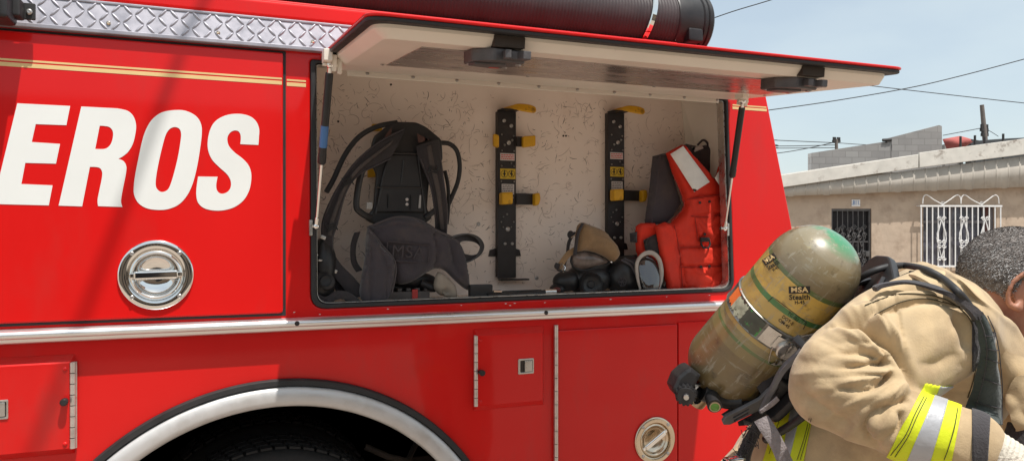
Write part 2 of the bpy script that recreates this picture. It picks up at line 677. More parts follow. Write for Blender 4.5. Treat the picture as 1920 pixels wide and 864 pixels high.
# --- lower side with the wheel arch
ACX, ACZ, AR = 0.19, 0.356, 0.773
lo = [(-3.2, 0.46), (-0.5, 0.46)]
lo = [(-3.2, .46), (ACX - math.sqrt((AR - .01) ** 2 - .104 ** 2), .46)]
a0 = math.atan2(.104, -math.sqrt((AR - .01) ** 2 - .104 ** 2))
a1 = math.atan2(.104, math.sqrt((AR - .01) ** 2 - .104 ** 2))
for i in range(1, 48):
    a = a0 + (a1 - a0) * i / 48
    lo.append((ACX + (AR - .01) * math.cos(a), ACZ + (AR - .01) * math.sin(a)))
lo += [(ACX + math.sqrt((AR - .01) ** 2 - .104 ** 2), .46), (2.25, .46), (2.247, 1.30), (-3.2, 1.30)]
mb = MB()
mb.plate([lo], -0.035, -0.006, bevel=0.003)
mb.fbox(TR, 2.22, 2.247, .46, 1.30, -2.3, -0.036)
mb.build("lower_side", M['red2'], truck)

# seams in the lower side: a tall door between piano hinge and seam
mb = MB()
dx0, dz1 = TR.px(1043, 606)
dx1, _ = TR.px(1269, 597)
mb.plate([rounded([(dx0 + .004, .50), (dx1, .50), (dx1, 1.238), (dx0 + .004, 1.238)], .008)], -0.004, 0.004, bevel=.003)
tall = mb.build("locker_door", M['red2'], truck)
mb = MB()
mb.plate([[(dx1 + .007, .48), (2.235, .48), (2.235, 1.245), (dx1 + .007, 1.245)]], -0.0055, 0.001, bevel=.003)
mb.build("rear_corner_panel", M['red2'], truck)

# wheel well, chassis, tyre
mb = MB()
N = 40
for i in range(N):
    t0, t1 = PI * i / N, PI * (i + 1) / N
    p = lambda t, y: Vector((ACX + .762 * math.cos(t), y, ACZ + .762 * math.sin(t)))
    mb.face([p(t0, 2.536), p(t1, 2.536), p(t1, 3.3), p(t0, 3.3)])
mb.face([(ACX + .762 * math.cos(PI * i / N), 3.3, ACZ + .762 * math.sin(PI * i / N)) for i in range(N + 1)])
mb.build("wheel_well", M['dark'], truck)
mb = MB()
mb.box((-0.5, 3.7, .75), (5.4, .8, .35), bevel=.02)
mb.box((1.0, 3.3, .80), (.10, .9, .10), bevel=.01)
mb.tube([(.52, 2.82, .80), (.60, 2.80, .76), (.68, 2.82, .73), (.74, 2.9, .78)], .012)
mb.build("chassis", M['dark'], truck)

def wheel(y, z=.435, R_=.435, name="wheel"):
    w = bpy.data.objects.new(name, None)
    COL.objects.link(w)
    register(w, truck, (ACX, y, z))
    prof = [(.26, -.12), (.30, -.135), (.38, -.14), (.418, -.125), (.432, -.10), (R_, -.06), (R_, .06), (.432, .10), (.418, .125), (.38, .14), (.30, .135), (.26, .12)]
    mb = MB()
    mb.lathe(prof, (ACX, y, z), (0, 1, 0), n=72)
    for k in range(60):
        a = 2 * PI * k / 60
        for off in (-.075, -.025, .025, .075):
            aa = a + off * .5
            rot = Matrix.Rotation(-aa + PI / 2, 3, 'Y')
            mb.box((ACX + (R_ + .004) * math.cos(aa), y + off, z + (R_ + .004) * math.sin(aa)), (.036, .040, .008), rot)
    mb.build("tyre", M['tyre'], w)
    mb = MB()
    mb.lathe([(.27, -.10), (.24, -.11), (.22, -.05), (.12, -.02), (.10, -.07), (.0, -.07), (.0, .05), (.26, .05)], (ACX, y, z), (0, 1, 0), n=48)
    for k in range(10):
        a = 2 * PI * k / 10
        mb.lathe([(.014, -.05), (.014, 0), (0, -.05)], (ACX + .165 * math.cos(a), y, z + .165 * math.sin(a)), (0, 1, 0), n=6)
    mb.build("rim", M['steel'], w)
wheel(2.74)
wheel(3.12, name="wheel")

# fender flare: rolled bright ring with a black rubber lip round it
def arc_sweep(mb, prof, t0, t1, n=72):
    rows = []
    for i in range(n + 1):
        t = t0 + (t1 - t0) * i / n
        rows.append([Vector((ACX + r * math.cos(t), 2.5 - d, ACZ + r * math.sin(t))) for r, d in prof])
    vr = [[mb.bm.verts.new(p) for p in row] for row in rows]
    k = len(prof)
    for A, B in zip(vr, vr[1:]):
        for j in range(k):
            mb.bm.faces.new((A[j], A[(j + 1) % k], B[(j + 1) % k], B[j]))
    mb.bm.faces.new(vr[0])
    mb.bm.faces.new(vr[-1][::-1])
mb = MB()
arc_sweep(mb, [(.752, -.03), (.752, .010), (.749, .016), (.742, .021), (.727, .024), (.711, .024), (.698, .021), (.692, .014), (.690, .006), (.690, -.05), (.696, -.05), (.705, -.03)], .14, PI - .14)
mb.build("fender_flare", M['flare'], truck)
mb = MB()
arc_sweep(mb, [(.776, -.004), (.776, .010), (.772, .016), (.757, .017), (.753, .010), (.753, -.004)], .14, PI - .14)
mb.build("fender_lip", M['rubber'], truck)

# --- rub rail along the body
mb = MB()
prof = [(1.283, 0), (1.283, .018), (1.288, .024), (1.296, .027), (1.298, .034), (1.304, .040), (1.313, .040), (1.319, .034), (1.323, .014), (1.323, 0)]
A = [mb.bm.verts.new((-3.2, 2.5 - d, z)) for z, d in prof]
B = [mb.bm.verts.new((2.20, 2.5 - d, z)) for z, d in prof]
for j in range(len(prof)):
    k = (j + 1) % len(prof)
    mb.bm.faces.new((A[j], A[k], B[k], B[j]))
mb.bm.faces.new(A)
mb.bm.faces.new(B[::-1])
rail = mb.build("rub_rail", M['alu'], truck, angle=50)
for u, v in ((557, 610), (1024, 588)):
    a, b = TR.px(u, v, .04)
    mb = MB()
    mb.lathe([(.0075, 0), (.0075, .004), (.005, .007), (0, .0065)], TR.P(a, 1.309, .038), TR.n, n=14)
    mb.build("screw", M['rubber'], rail)

# --- left equipment door with the lettering
dl = -1.55
pdx1, _ = TR.px(531, 400, .014)
mb = MB()
mb.plate([rounded([(dl, 1.340), (pdx1, 1.340), (pdx1, 2.158), (dl, 2.158)], [.01, .012, .006, .01])], 0.001, 0.014, bevel=0.005)
door = mb.build("locker_door", M['red'], truck)
mb = MB()
mb.plate([[(dl - .012, 1.331), (pdx1 + .009, 1.331), (pdx1 + .009, 2.166), (dl - .012, 2.166)], [(dl + .03, 1.36), (pdx1 - .02, 1.36), (pdx1 - .02, 2.14), (dl + .03, 2.14)]], 0.0004, 0.0016)
mb.build("door_gasket", M['rubber'], truck)

def Z2(lst):
    return [(x / 2, y / 2) for x, y in lst]
def corner_spline(parts):
    """parts: ('l', pts) straight runs or ('c', pts) curves, in pixel/2 coordinates"""
    out = []
    for kind, pts in parts:
        pts = Z2(pts)
        q = pts if kind == 'l' else [tuple(p) for p in spline([Vector(p) for p in pts], 5)]
        for p in q:
            if not out or (Vector(p) - Vector(out[-1])).length > .3:
                out.append(tuple(p))
    return out
glyphs = []
glyphs.append([corner_spline([('l', [(65, 388), (263, 398), (249, 470), (134, 466), (119, 533), (225, 540), (210, 614), (95, 611), (80, 690), (197, 695), (183, 770), (-27, 765)])])])
glyphs.append([
    corner_spline([('l', [(305, 400)]), ('c', [(440, 407), (478, 416), (500, 436), (510, 467), (508, 500), (498, 540), (480, 570), (460, 587), (445, 595)]),
                   ('c', [(445, 596), (464, 605), (474, 625), (472, 652), (464, 692), (456, 735), (454, 758), (459, 776)]), ('l', [(459, 776)]),
                   ('c', [(368, 773), (366, 750), (373, 712), (382, 668), (383, 645), (374, 630), (355, 626)]), ('l', [(337, 626), (308, 774), (220, 771)])]),
    corner_spline([('c', [(374, 472), (392, 473), (410, 477), (422, 490), (424, 510), (418, 535), (407, 551), (390, 559), (357, 559)])])])
glyphs.append([
    [tuple(p) for p in spline([Vector(p) for p in Z2([(665, 413), (702, 418), (735, 436), (753, 463), (757, 498), (750, 560), (738, 630), (722, 690), (700, 735), (670, 767), (630, 784), (590, 787), (548, 780), (518, 760), (503, 730), (502, 696), (508, 650), (520, 590), (533, 530), (548, 485), (572, 447), (610, 421)])], 5, True)],
    [tuple(p) for p in spline([Vector(p) for p in Z2([(655, 477), (672, 483), (679, 500), (677, 530), (668, 585), (655, 640), (640, 690), (628, 712), (608, 720), (592, 712), (584, 695), (586, 660), (596, 605), (610, 545), (622, 505), (637, 484)])], 5, True)]])
glyphs.append([corner_spline([('l', [(969, 544), (901, 541)]), ('c', [(901, 541), (903, 520), (901, 503), (893, 492), (878, 490), (864, 497), (854, 512), (853, 530), (860, 550), (880, 572), (910, 595), (932, 620), (942, 650), (941, 685), (932, 720), (912, 752), (880, 776), (840, 788), (800, 789), (765, 780), (743, 760), (736, 730), (738, 695), (743, 662)]),
                              ('l', [(816, 663)]), ('c', [(816, 663), (811, 690), (813, 712), (825, 725), (842, 725), (858, 715), (866, 697), (864, 675), (850, 652), (820, 625), (795, 598), (781, 565), (779, 530), (787, 490), (803, 460), (830, 440), (865, 429), (905, 428), (940, 438), (962, 458), (972, 485), (971, 515), (969, 544)])])])
mb = MB()
for g in glyphs:
    mb.plate([TR.pts(lp, .0145) for lp in g], .0142, .0150)
mb.build("lettering", M['white_vinyl'], door, angle=None)

def striping(mb, x0, x1, d):
    for z0, z1 in ((2.0735, 2.0790), (2.0575, 2.0690)):
        mb.fbox(TR, x0, x1, z0, z1, d, d + .0006)
mb = MB()
striping(mb, dl + .005, pdx1 - .004, .0141)
mb.build("pinstripe", M['gold_vinyl'], door, angle=None)
mb = MB()
striping(mb, pdx1 + .012, OPEN[0][0] - .014, .0002)
mb.build("pinstripe", M['gold_vinyl'], truck, angle=None)
mb = MB()
mb.fbox(TR, 1.925, 2.092, 2.098, 2.103, .0002, .0008)
mb.fbox(TR, 1.925, 2.094, 2.084, 2.094, .0002, .0008)
mb.build("pinstripe", M['gold_vinyl'], truck, angle=None)

# --- round dish latches
def dish_latch(u, v, parent, d, rad, ang, face=None):
    o = TR.at(u, v, d)
    mb = MB()
    r = rad
    mb.lathe([(r, 0), (r, .004), (r * .985, .0075), (r * .95, .009), (r * .80, .009), (r * .76, .0075), (r * .745, .003), (r * .735, -.001),
              (r * .70, .004), (r * .64, .0065), (r * .60, .004), (r * .57, -.002), (r * .50, -.009), (r * .36, -.014), (r * .18, -.015), (r * .05, -.0155), (0, -.0155)], o, TR.n, n=64)
    la = mb.build("latch", face or M['chrome'], parent, angle=50)
    c, s = math.cos(ang), math.sin(ang)
    rot = Matrix(((c, 0, -s), (0, 1, 0), (s, 0, c)))
    mb = MB()
    mb.box(o + TR.n * .006, (r * 1.16, .012, r * .25), rot, bevel=.006, seg=3)
    # the lug ends that carry the handle
    for sx in (-1, 1):
        mb.box(o + rot @ Vector((sx * r * .62, 0, 0)) + TR.n * .003, (r * .16, .008, r * .16), rot, bevel=.003)
    mb.build("handle", M['chrome'], la, angle=50)
    for k in range(4):
        a = PI / 4 + k * PI / 2
        mb = MB()
        mb.lathe([(.0062, 0), (.0062, .002), (.004, .004), (0, .0036)], o + TR.n * .009 + Vector((math.cos(a) * r * .875, 0, math.sin(a) * r * .875)), TR.n, n=12)
        mb.build("screw", M['screw'], la)
    return la
M['wornsteel'] = mat("tarnished_steel", (0.62, 0.52, 0.40), 0.22, metal=1.0, var=0.12, scale=18, rvar=.5)
# a shallow hole is not needed: the dish stands in a pan let into the door, so cut the doors first
def cut_dish(o, u, v, d, rad):
    c = TR.at(u, v, d)
    b = MB()
    b.lathe([(0, -.05), (rad, -.05), (rad, .05), (0, .05)], c, TR.n, n=48)
    cu = b.build("cutter", None, angle=None)
    o.modifiers.clear()
    md = o.modifiers.new("c", 'BOOLEAN')
    md.object = cu
    md.solver = 'EXACT'
    bpy.context.view_layer.update()
    dg = bpy.context.evaluated_depsgraph_get()
    me = bpy.data.meshes.new_from_object(o.evaluated_get(dg))
    o.modifiers.clear()
    o.data = me
    me.set_sharp_from_angle(angle=R(40))
    w = o.modifiers.new("w", 'WEIGHTED_NORMAL')
    w.keep_sharp = True
    w.weight = 80
    bpy.data.objects.remove(cu)
bpy.context.view_layer.update()
for ob in list(bpy.data.objects):
    if ob.name == "body_side":
        cut_dish(ob, 293, 515, .014, .092)
    if ob.name == "lower_side":
        cut_dish(ob, 1227, 824, .004, .080)
cut_dish(door, 293, 515, .014, .092)
cut_dish(tall, 1227, 824, .004, .080)
dish_latch(293, 515, door, .0142, .1035, 0.02)
dish_latch(1227, 824, tall, .0045, .0885, R(32), M['wornsteel'])

# --- piano hinges
def piano_hinge(x, z0, z1, d, parent, knuckles):
    mb = MB()
    L = (z1 - z0) / knuckles
    for k in range(knuckles):
        mb.tube([TR.P(x, z0 + k * L + .0012, d), TR.P(x, z0 + (k + 1) * L - .0012, d)], .0075, n=10)
    mb.fbox(TR, x - .004, x + .010, z0, z1, d - .012, d - .004)
    mb.build("hinge", M['hinge'], parent)
M['hinge'] = mat("worn_hinge_steel", (0.60, 0.54, 0.50), 0.38, metal=0.75, var=0.2, scale=30, second=(0.42, 0.05, 0.04), sfac=(.62, .72), sscale=60)
piano_hinge(dx0 - .004, .50, TR.px(1040, 609)[1], .008, tall, 16)

# --- small service doors, each with a raised pan, hinge, knob and paddle latch
def pan(mb, x0, x1, z0, z1, d, h, e):
    """raised pan with chamfered rims"""
    lo = [(x0, z0), (x1, z0), (x1, z1), (x0, z1)]
    hi = [(x0 + e[0], z0 + e[3]), (x1 - e[1], z0 + e[3]), (x1 - e[1], z1 - e[2]), (x0 + e[0], z1 - e[2])]
    A = [mb.bm.verts.new(TR.P(a, b, d)) for a, b in lo]
    B = [mb.bm.verts.new(TR.P(a, b, d + h)) for a, b in hi]
    for j in range(4):
        k = (j + 1) % 4
        mb.bm.faces.new((A[j], A[k], B[k], B[j]))
    mb.bm.faces.new(B)
    mb.bm.faces.new(A[::-1])
def service_door(x0, x1, z0, z1, hinge_x, knob, latch, flip):
    mb = MB()
    pan(mb, x0, x1, z0, z1, -.005, .020, (.008, .012, .022, .020))
    dr = mb.build("service_door", M['red2'], truck, angle=20)
    piano_hinge(hinge_x, z0 + .018, z1 - .020, .013, dr, 8)
    a, b = TR.px(*knob, .016)
    mb = MB()
    mb.lathe([(.009, 0), (.009, .016), (.0105, .018), (.0105, .024), (.008, .027), (0, .027)], TR.P(a, b, .014), TR.n, n=18)
    mb.build("knob", M['black'], dr)
    kx = .012 if not flip else -.012
    for zz in (z0 + .034, z1 - .038):
        mb = MB()
        mb.lathe([(.006, 0), (.006, .002), (.003, .0045), (0, .004)], TR.P(a, zz, .0148), TR.n, n=12)
        mb.build("screw", M['red2'], dr)
    # paddle latch: frame, pocket and paddle
    la, lb = TR.px(*latch, .016)
    w, h = .030, .027
    mb = MB()
    mb.plate([rounded([(la - w, lb - h), (la + w, lb - h), (la + w, lb + h), (la - w, lb + h)], .004),
              rounded([(la - w + .008, lb - h + .006), (la + w - .005, lb - h + .006), (la + w - .005, lb + h - .006), (la - w + .008, lb + h - .006)], .003)], .0146, .0185, bevel=.001)
    lt = mb.build("latch", M['steel'], dr)
    mb = MB()
    mb.fbox(TR, la - w + .008, la + w - .005, lb - h + .006, lb + h - .006, .0149, .0154)
    mb.mi = 1
    mb.fbox(TR, la - .006, la + w - .007, lb - h + .008, lb + h - .007, .0158, .0215, bevel=.002)
    mb.build("paddle", [M['dark'], M['steel']], lt)
sx0, sz1 = TR.px(889, 616)
sx1, sz0 = TR.px(1020, 768)
service_door(sx0, sx1, TR.px(889, 770)[1], TR.px(889, 617)[1], sx0 + .002, (901, 697), (986, 686), False)
qx1, qz1 = TR.px(140, 664)
service_door(-1.02, qx1, TR.px(135, 850)[1], qz1, qx1 - .003, (122, 751), (-8, 768), True)

# --- tread plate along the roof edge, leaning back, with raised lozenges and a folded lip
tx0, tx1 = -3.0, .56
TA, TB = Vector((0, 2.473, 2.176)), Vector((0, 2.492, 2.262))
TPF = Frame(TA, (1, 0, 0), TB - TA, Vector((0, -(TB - TA).z, (TB - TA).y)))
TL = (TB - TA).length
mb = MB()
mb.fbox(TPF, tx0, tx1, 0, TL, -.004, 0, bevel=.001)
mb.fbox(TR, tx0, tx1, 2.168, 2.181, .001, .030, bevel=.003)
mb.fbox(TR, tx0, tx1, 2.258, 2.266, -.02, .012, bevel=.002)
tp = mb.build("tread_plate", M['tread'], truck)
mb = MB()
bm2 = mb.bm
row = 0
pitch = .031
nx = int((1.5) / pitch)
for i in range(nx):
    for j in range(3):
        cx = -.95 + i * pitch
        cz = .017 + j * .028
        ang = R(48) if (i + j) % 2 == 0 else R(-48)
        ca, sa = math.cos(ang), math.sin(ang)
        la, wa, h = .0185, .0046, .0034
        ring = []
        n = 10
        for q in range(n):
            t = 2 * PI * q / n
            ex, ez = la * math.cos(t) * (1 if abs(math.cos(t)) < .99 else 1.05), wa * math.sin(t)
            ring.append(bm2.verts.new(TPF.P(cx + ex * ca - ez * sa, cz + ex * sa + ez * ca, .0001)))
        top = []
        for q in range(n):
            t = 2 * PI * q / n
            ex, ez = la * .72 * math.cos(t), wa * .5 * math.sin(t)
            top.append(bm2.verts.new(TPF.P(cx + ex * ca - ez * sa, cz + ex * sa + ez * ca, h)))
        for q in range(n):
            bm2.faces.new((ring[q], ring[(q + 1) % n], top[(q + 1) % n], top[q]))
        bm2.faces.new(top)
mb.build("tread_pattern", M['tread'], tp, angle=60)
for u, v in ((203, 43), (409, 61), (587, 78)):
    a, b = TR.px(u, v, .03)
    mb = MB()
    mb.lathe([(.006, 0), (.006, .003), (.003, .006), (0, .0055)], TPF.P(a, (b - 2.176) * 1.02, 0), TPF.n, n=12)
    mb.build("rivet", M['wornsteel'], tp)

# --- roof edge, hose tray
mb = MB()
mb.fbox(TR, -3.2, 2.055, 2.2625, 2.285, -2.3, -.05, bevel=.004)
mb.fbox(TR, -3.2, 1.745, 2.267, 2.325, -.055, -.003, bevel=.014)
mb.fbox(TR, -3.2, 1.735, 2.275, 2.352, -.34, -.075, bevel=.016)
mb.build("roof_edge", M['red'], truck)
mb = MB()
lp, lq = TR.at(1352, 92, -.16), TR.at(1343, 72, -.16)
mb.tube([TR.P(1.93, 2.26, -.14), TR.P(1.90, 2.40, -.17)], .013, n=12)
mb.tube([TR.P(1.97, 2.26, -.20), TR.P(1.945, 2.40, -.22)], .013, n=12)
mb.build("roof_rail_post", M['chrome'], truck)

# --- lamp at the far left of the tread plate
lx, lz = TR.px(14, 20, .10)
lamp = None
mb = MB()
mb.fbox(TR, lx - .26, lx + .015, lz - .034, lz + .085, .055, .16, bevel=.012)
lamp = mb.build("side_lamp", M['black'], truck)
mb = MB()
mb.fbox(TR, lx - .24, lx - .004, lz - .028, lz + .075, .158, .172, bevel=.008)
mb.build("lens", M['amber'], lamp)
mb = MB()
b0, c0 = TR.px(38, 18, .06)
b1, _ = TR.px(66, 18, .06)
mb.fbox(TR, b0, b1, c0 - .026, c0 + .020, .050, .060, bevel=.003)
mb.fbox(TR, lx + .0, b0 + .01, c0 - .03, c0 + .02, .05, .11, bevel=.006)
mb.build("bracket", M['rubber'], lamp)
mb = MB()
mb.lathe([(.008, 0), (.008, .003), (.0045, .006), (0, .0055)], TR.at(55, 23, .061), TR.n, n=14)
mb.build("screw", M['screw'], lamp)

# ================================================================= equipment compartment
CD = -.30        # depth of the back wall
M['liner'] = mat("scuffed_liner", (0.86, 0.745, 0.66), 0.5, var=0.06, scale=3.5, bump=.05, bscale=20, second=(.77, .63, .54), sfac=(.55, .8), sscale=3)
M['scrib1'] = mat("faint_scribble", (.42, .33, .28), .7, var=.25, scale=60)
M['scrib2'] = mat("dark_scribble", (.15, .11, .09), .7, var=.3, scale=60)
lx0, lx1, lz0, lz1 = OPEN[0][0] - .03, 1.995, 1.352, 2.19
mb = MB()
mb.fbox(TR, lx0, lx1, lz0, lz1, CD - .012, CD, bevel=0)
liner = mb.build("compartment_wall", M['liner'], truck, angle=None)
rnd = random.Random(17)
mb = MB()
made = 0
while made < 1700:
    x, z = rnd.uniform(lx0 + .03, lx1 - .08), rnd.uniform(lz0 + .03, lz1 - .06)
    dens = .5 + .8 * noise.noise(Vector((x * 3.2, z * 3.2, 4))) + .35 * noise.noise(Vector((x * 9, z * 9, 1)))
    if rnd.random() > dens:
        continue
    made += 1
    L = rnd.uniform(.008, .03) if rnd.random() < .75 else rnd.uniform(.03, .085)
    k = rnd.choice((-1, 1)) * (1 / rnd.uniform(.012, .06))
    a = rnd.uniform(0, 2 * PI)
    w = rnd.uniform(.00045, .0010)
    dark = rnd.random() < .38
    if dark:
        L *= .45
        w *= 1.25
    n = max(3, int(L / .004))
    p = Vector((x, z))
    row = []
    f0 = len(mb.bm.faces)
    for q in range(n + 1):
        t = q / n
        ww = w * (math.sin(PI * min(max(t, .06), .94)) ** .5)
        nn = Vector((-math.sin(a), math.cos(a)))
        row.append((mb.bm.verts.new(TR.P(p.x + nn.x * ww, p.y + nn.y * ww, CD + .0004 + made * 1e-7)), mb.bm.verts.new(TR.P(p.x - nn.x * ww, p.y - nn.y * ww, CD + .0004 + made * 1e-7))))
        p = p + Vector((math.cos(a), math.sin(a))) * (L / n)
        a += k * L / n + rnd.gauss(0, .12)
    for A, B in zip(row, row[1:]):
        fc = mb.bm.faces.new((A[0], B[0], B[1], A[1]))
        fc.material_index = 1 if dark else 0
me = bpy.data.meshes.new("scribbles")
mb.bm.to_mesh(me)
mb.bm.free()
link_mesh("scribbles", me, [M['scrib1'], M['scrib2']], liner, angle=None)
mb = MB()
mb.fbox(TR, lx0, lx1, lz0 - .012, lz0, CD + .001, -.031)
mb.build("compartment_floor", M['liner'], truck, angle=None)
mb = MB()
mb.fbox(TR, lx0, lx1, lz1, lz1 + .012, CD + .001, -.031)
mb.fbox(TR, lx0 - .012, lx0, lz0, lz1, CD + .001, -.031)
# the rear side wall leans with the rear of the body
q = [TR.P(1.990, lz0, -.031), TR.P(1.990, lz0, CD + .001), TR.P(1.880, lz1, CD + .001), TR.P(1.975, lz1, -.031)]
q2 = [p + Vector((.012, 0, 0)) for p in q]
v1 = [mb.bm.verts.new(p) for p in q]
v2 = [mb.bm.verts.new(p) for p in q2]
mb.bm.faces.new(v1)
mb.bm.faces.new(v2[::-1])
for j in range(4):
    mb.bm.faces.new((v1[j], v1[(j + 1) % 4], v2[(j + 1) % 4], v2[j]))
mb.build("compartment_side", M['cream'], truck, angle=None)
mb = MB()
inner = rounded([(p[0] + dx, p[1] + dz) for p, dx, dz in zip(OPEN, (.017, -.013, -.015, .017), (-.01, -.01, .012, .014))], [.01, .01, .04, .04])
mb.plate([OPEN_R, inner], -.033, .006, bevel=.004)
mb.build("door_seal", M['rubber'], truck)
mb = MB()
ins2 = rounded([(p[0] + dx, p[1] + dz) for p, dx, dz in zip(OPEN, (.019, -.0135, -.0155, .019), (-.012, -.012, .0125, .0155))], [.01, .01, .04, .04])
ins3 = rounded([(p[0] + dx, p[1] + dz) for p, dx, dz in zip(OPEN, (.021, -.019, -.021, .021), (-.014, -.014, .018, .0175))], [.01, .01, .04, .04])
mb.plate([ins2, ins3], -.045, -.004, bevel=.001)
mb.build("opening_trim", M['steel'], truck)
# screws, holes in the back wall
for u, v in ((897, 420), (1006, 521), (1061, 255), (1056, 255), (1282, 192), (634, 228), (733, 159)):
    mb = MB()
    r = .008 if v > 400 else .004
    mb.lathe([(r, 0), (r, .002), (r * .5, .004), (0, .003)], TR.at(u, v, CD), TR.n, n=12)
    mb.build("screw", M['screw'] if v > 400 else M['dark'], liner)

# --- wall brackets for air bottles
def bottle_bracket(x, ztop, mids, flip=False):
    d0 = CD + .001
    br = bpy.data.objects.new("bottle_bracket", None)
    COL.objects.link(br)
    register(br, truck, TR.P(x, 1.36, CD))
    w = .0385
    mb = MB()
    mb.plate([rounded([(x - w, ztop - .66), (x + w, ztop - .66), (x + w, ztop - .008), (x - w, ztop - .008)], .004)], d0 + .02, d0 + .026, bevel=.001)
    mb.fbox(TR, x - w, x + w, ztop - .008, ztop - .004, d0 + .02, d0 + .07, bevel=.001)
    mb.fbox(TR, x - w, x - w + .006, ztop - .655, ztop - .01, d0, d0 + .022)
    mb.fbox(TR, x + w - .006, x + w, ztop - .655, ztop - .01, d0, d0 + .022)
    mb.fbox(TR, x - w + .004, x + w + .045, ztop - .668, ztop - .662, d0 + .02, d0 + .055, bevel=.001)
    mb.plate([[(x - w - .03, ztop - .575), (x + w + .03, ztop - .575), (x + w + .024, ztop - .55), (x + w, ztop - .543), (x - w, ztop - .543), (x - w - .024, ztop - .55)]], d0, d0 + .004)
    if mids:
        mb.fbox(TR, x + w - .002, x + w + .022, ztop - .145, ztop - .105, d0 + .03, d0 + .04, bevel=.001)
    mb.fbox(TR, x + w - .002, x + w + .072, ztop - .372, ztop - .328, d0 + .028, d0 + .034, bevel=.001)
    mb.build("bracket_plate", M['darkmetal'], br)
    def clamp(pts, da, db, bev=.004):
        mb = MB()
        mb.plate([rounded(pts, .008)], d0 + da, d0 + db, bevel=bev)
        mb.build("clamp", M['yellow'], br)
    # top tongue: neck and rounded pad reaching forward
    mb = MB()
    A = [TR.P(x - .020, ztop - .002, d0 + .03), TR.P(x + .006, ztop + .010, d0 + .05), TR.P(x + .026, ztop + .016, d0 + .075), TR.P(x + .055, ztop + .015, d0 + .085), TR.P(x + .084, ztop + .011, d0 + .085), TR.P(x + .094, ztop + .004, d0 + .085)]
    B = [TR.P(x - .005, ztop - .004, d0 + .06), TR.P(x + .016, ztop - .006, d0 + .075), TR.P(x + .026, ztop - .012, d0 + .085), TR.P(x + .055, ztop - .018, d0 + .095), TR.P(x + .084, ztop - .020, d0 + .095), TR.P(x + .094, ztop - .013, d0 + .095)]
    mb.ribbon(spline(A, 4), spline(B, 4), .010)
    mb.build("clamp", M['yellow'], br)
    if mids:
        clamp([(x - w - .024, ztop - .148), (x - w - .002, ztop - .155), (x - w - .002, ztop - .105), (x - w - .024, ztop - .100)], .03, .05)
        clamp([(x + w + .018, ztop - .150), (x + w + .072, ztop - .142), (x + w + .072, ztop - .100), (x + w + .018, ztop - .106)], .036, .056)
    clamp([(x - w - .004, ztop - .375), (x + w - .034, ztop - .372), (x + w - .034, ztop - .325), (x - w - .004, ztop - .328)], .045, .085, .007)
    clamp([(x + w + .066, ztop - .378), (x + w + .084, ztop - .374), (x + w + .092, ztop - .350), (x + w + .088, ztop - .325), (x + w + .066, ztop - .328)], .03, .062, .006)
    rnd = random.Random(int(x * 100))
    spots = [(-.012, -.045, .0075), (.018, -.064, .0075), (-.022, -.10, .0035), (.028, -.103, .0035), (.008, -.130, .009), (-.010, -.140, .005), (.022, -.120, .005),
             (-.022, -.162, .0035), (.03, -.162, .0035), (-.022, -.222, .0035), (.03, -.222, .0035), (.018, -.21, .0035), (-.024, -.282, .0035), (.03, -.282, .0035),
             (.022, -.345, .006), (.0, -.41, .0045), (-.015, -.42, .003), (-.024, -.44, .0035), (.028, -.44, .0035), (.004, -.468, .0095), (-.008, -.525, .0065), (.022, -.525, .0065), (.018, -.46, .003), (-.016, -.46, .003)]
    for a, b, r in spots:
        mb = MB()
        mb.lathe([(r, 0), (r, .002), (r * .6, .0045), (r * .3, .003), (0, .003)], TR.P(x + a, ztop + b, d0 + .026), TR.n, n=12)
        mb.build("bolt", M['screw'], br)
    def sticker(a0, a1, b0, b1, base, marks):
        mb = MB()
        mb.fbox(TR, x + a0, x + a1, ztop + b0, ztop + b1, d0 + .0262, d0 + .0266)
        st = mb.build("sticker", M[base], br, angle=None)
        if not marks:
            return
        mb = MB()
        marks(mb)
        return mb
    def lines(mb, a0, a1, b0, b1, n, h, ink):
        rr = random.Random(5)
        for k in range(n):
            z = b1 - (b1 - b0) * (k + .5) / n
            a = a0
            while a < a1:
                L = rr.uniform(.004, .011)
                mb.fbox(TR, x + a, x + min(a + L, a1), ztop + z - h / 2, ztop + z + h / 2, d0 + .0266, d0 + .0269)
                a += L + .002
    dd = d0 + .0266
    mb = MB()
    mb.mi = 0
    mb.fbox(TR, x - .028, x + .032, ztop - .200, ztop - .172, d0 + .0262, d0 + .0266)
    mb.mi = 1
    lines(mb, -.025, .029, -.197, -.175, 3, .0035, 0)
    mb.build("sticker", [M['label_w'], M['label_red']], br, angle=None)
    mb = MB()
    mb.fbox(TR, x - .028, x + .036, ztop - .272, ztop - .232, d0 + .0262, d0 + .0266)
    mb.mi = 1
    for k, cx in enumerate((-.011, .019)):
        o = TR.P(x + cx, ztop - .252, d0 + .0266)
        mb.lathe([(.0145, 0), (.0145, .0004), (.0128, .0004), (.0128, 0)], o, TR.n, n=28, close=True)
        mb.fbox(TR, x + cx - .002, x + cx + .003, ztop - .262, ztop - .244, dd, dd + .0004)
        mb.fbox(TR, x + cx - .007, x + cx + .006, ztop - .254, ztop - .250, dd, dd + .0004)
        mb.lathe([(.003, 0), (.003, .0004), (0, .0004)], TR.P(x + cx + .001, ztop - .2415, dd), TR.n, n=10)
        if k:
            c, s = math.cos(R(45)), math.sin(R(45))
            mb.box(TR.P(x + cx, ztop - .252, dd + .0003), (.027, .0004, .0016), Matrix(((c, 0, s), (0, 1, 0), (-s, 0, c))))
    mb.build("sticker", [M['label_y'], M['ink']], br, angle=None)
    mb = MB()
    mb.fbox(TR, x - .022, x + .030, ztop - .332, ztop - .292, d0 + .0262, d0 + .0266)
    mb.mi = 1
    lines(mb, -.019, .027, -.330, -.294, 5, .0028, 0)
    mb.build("sticker", [M['label_w'], M['ink']], br, angle=None)
    return br
bx1, bz1 = TR.px(951, 205, CD + .03)
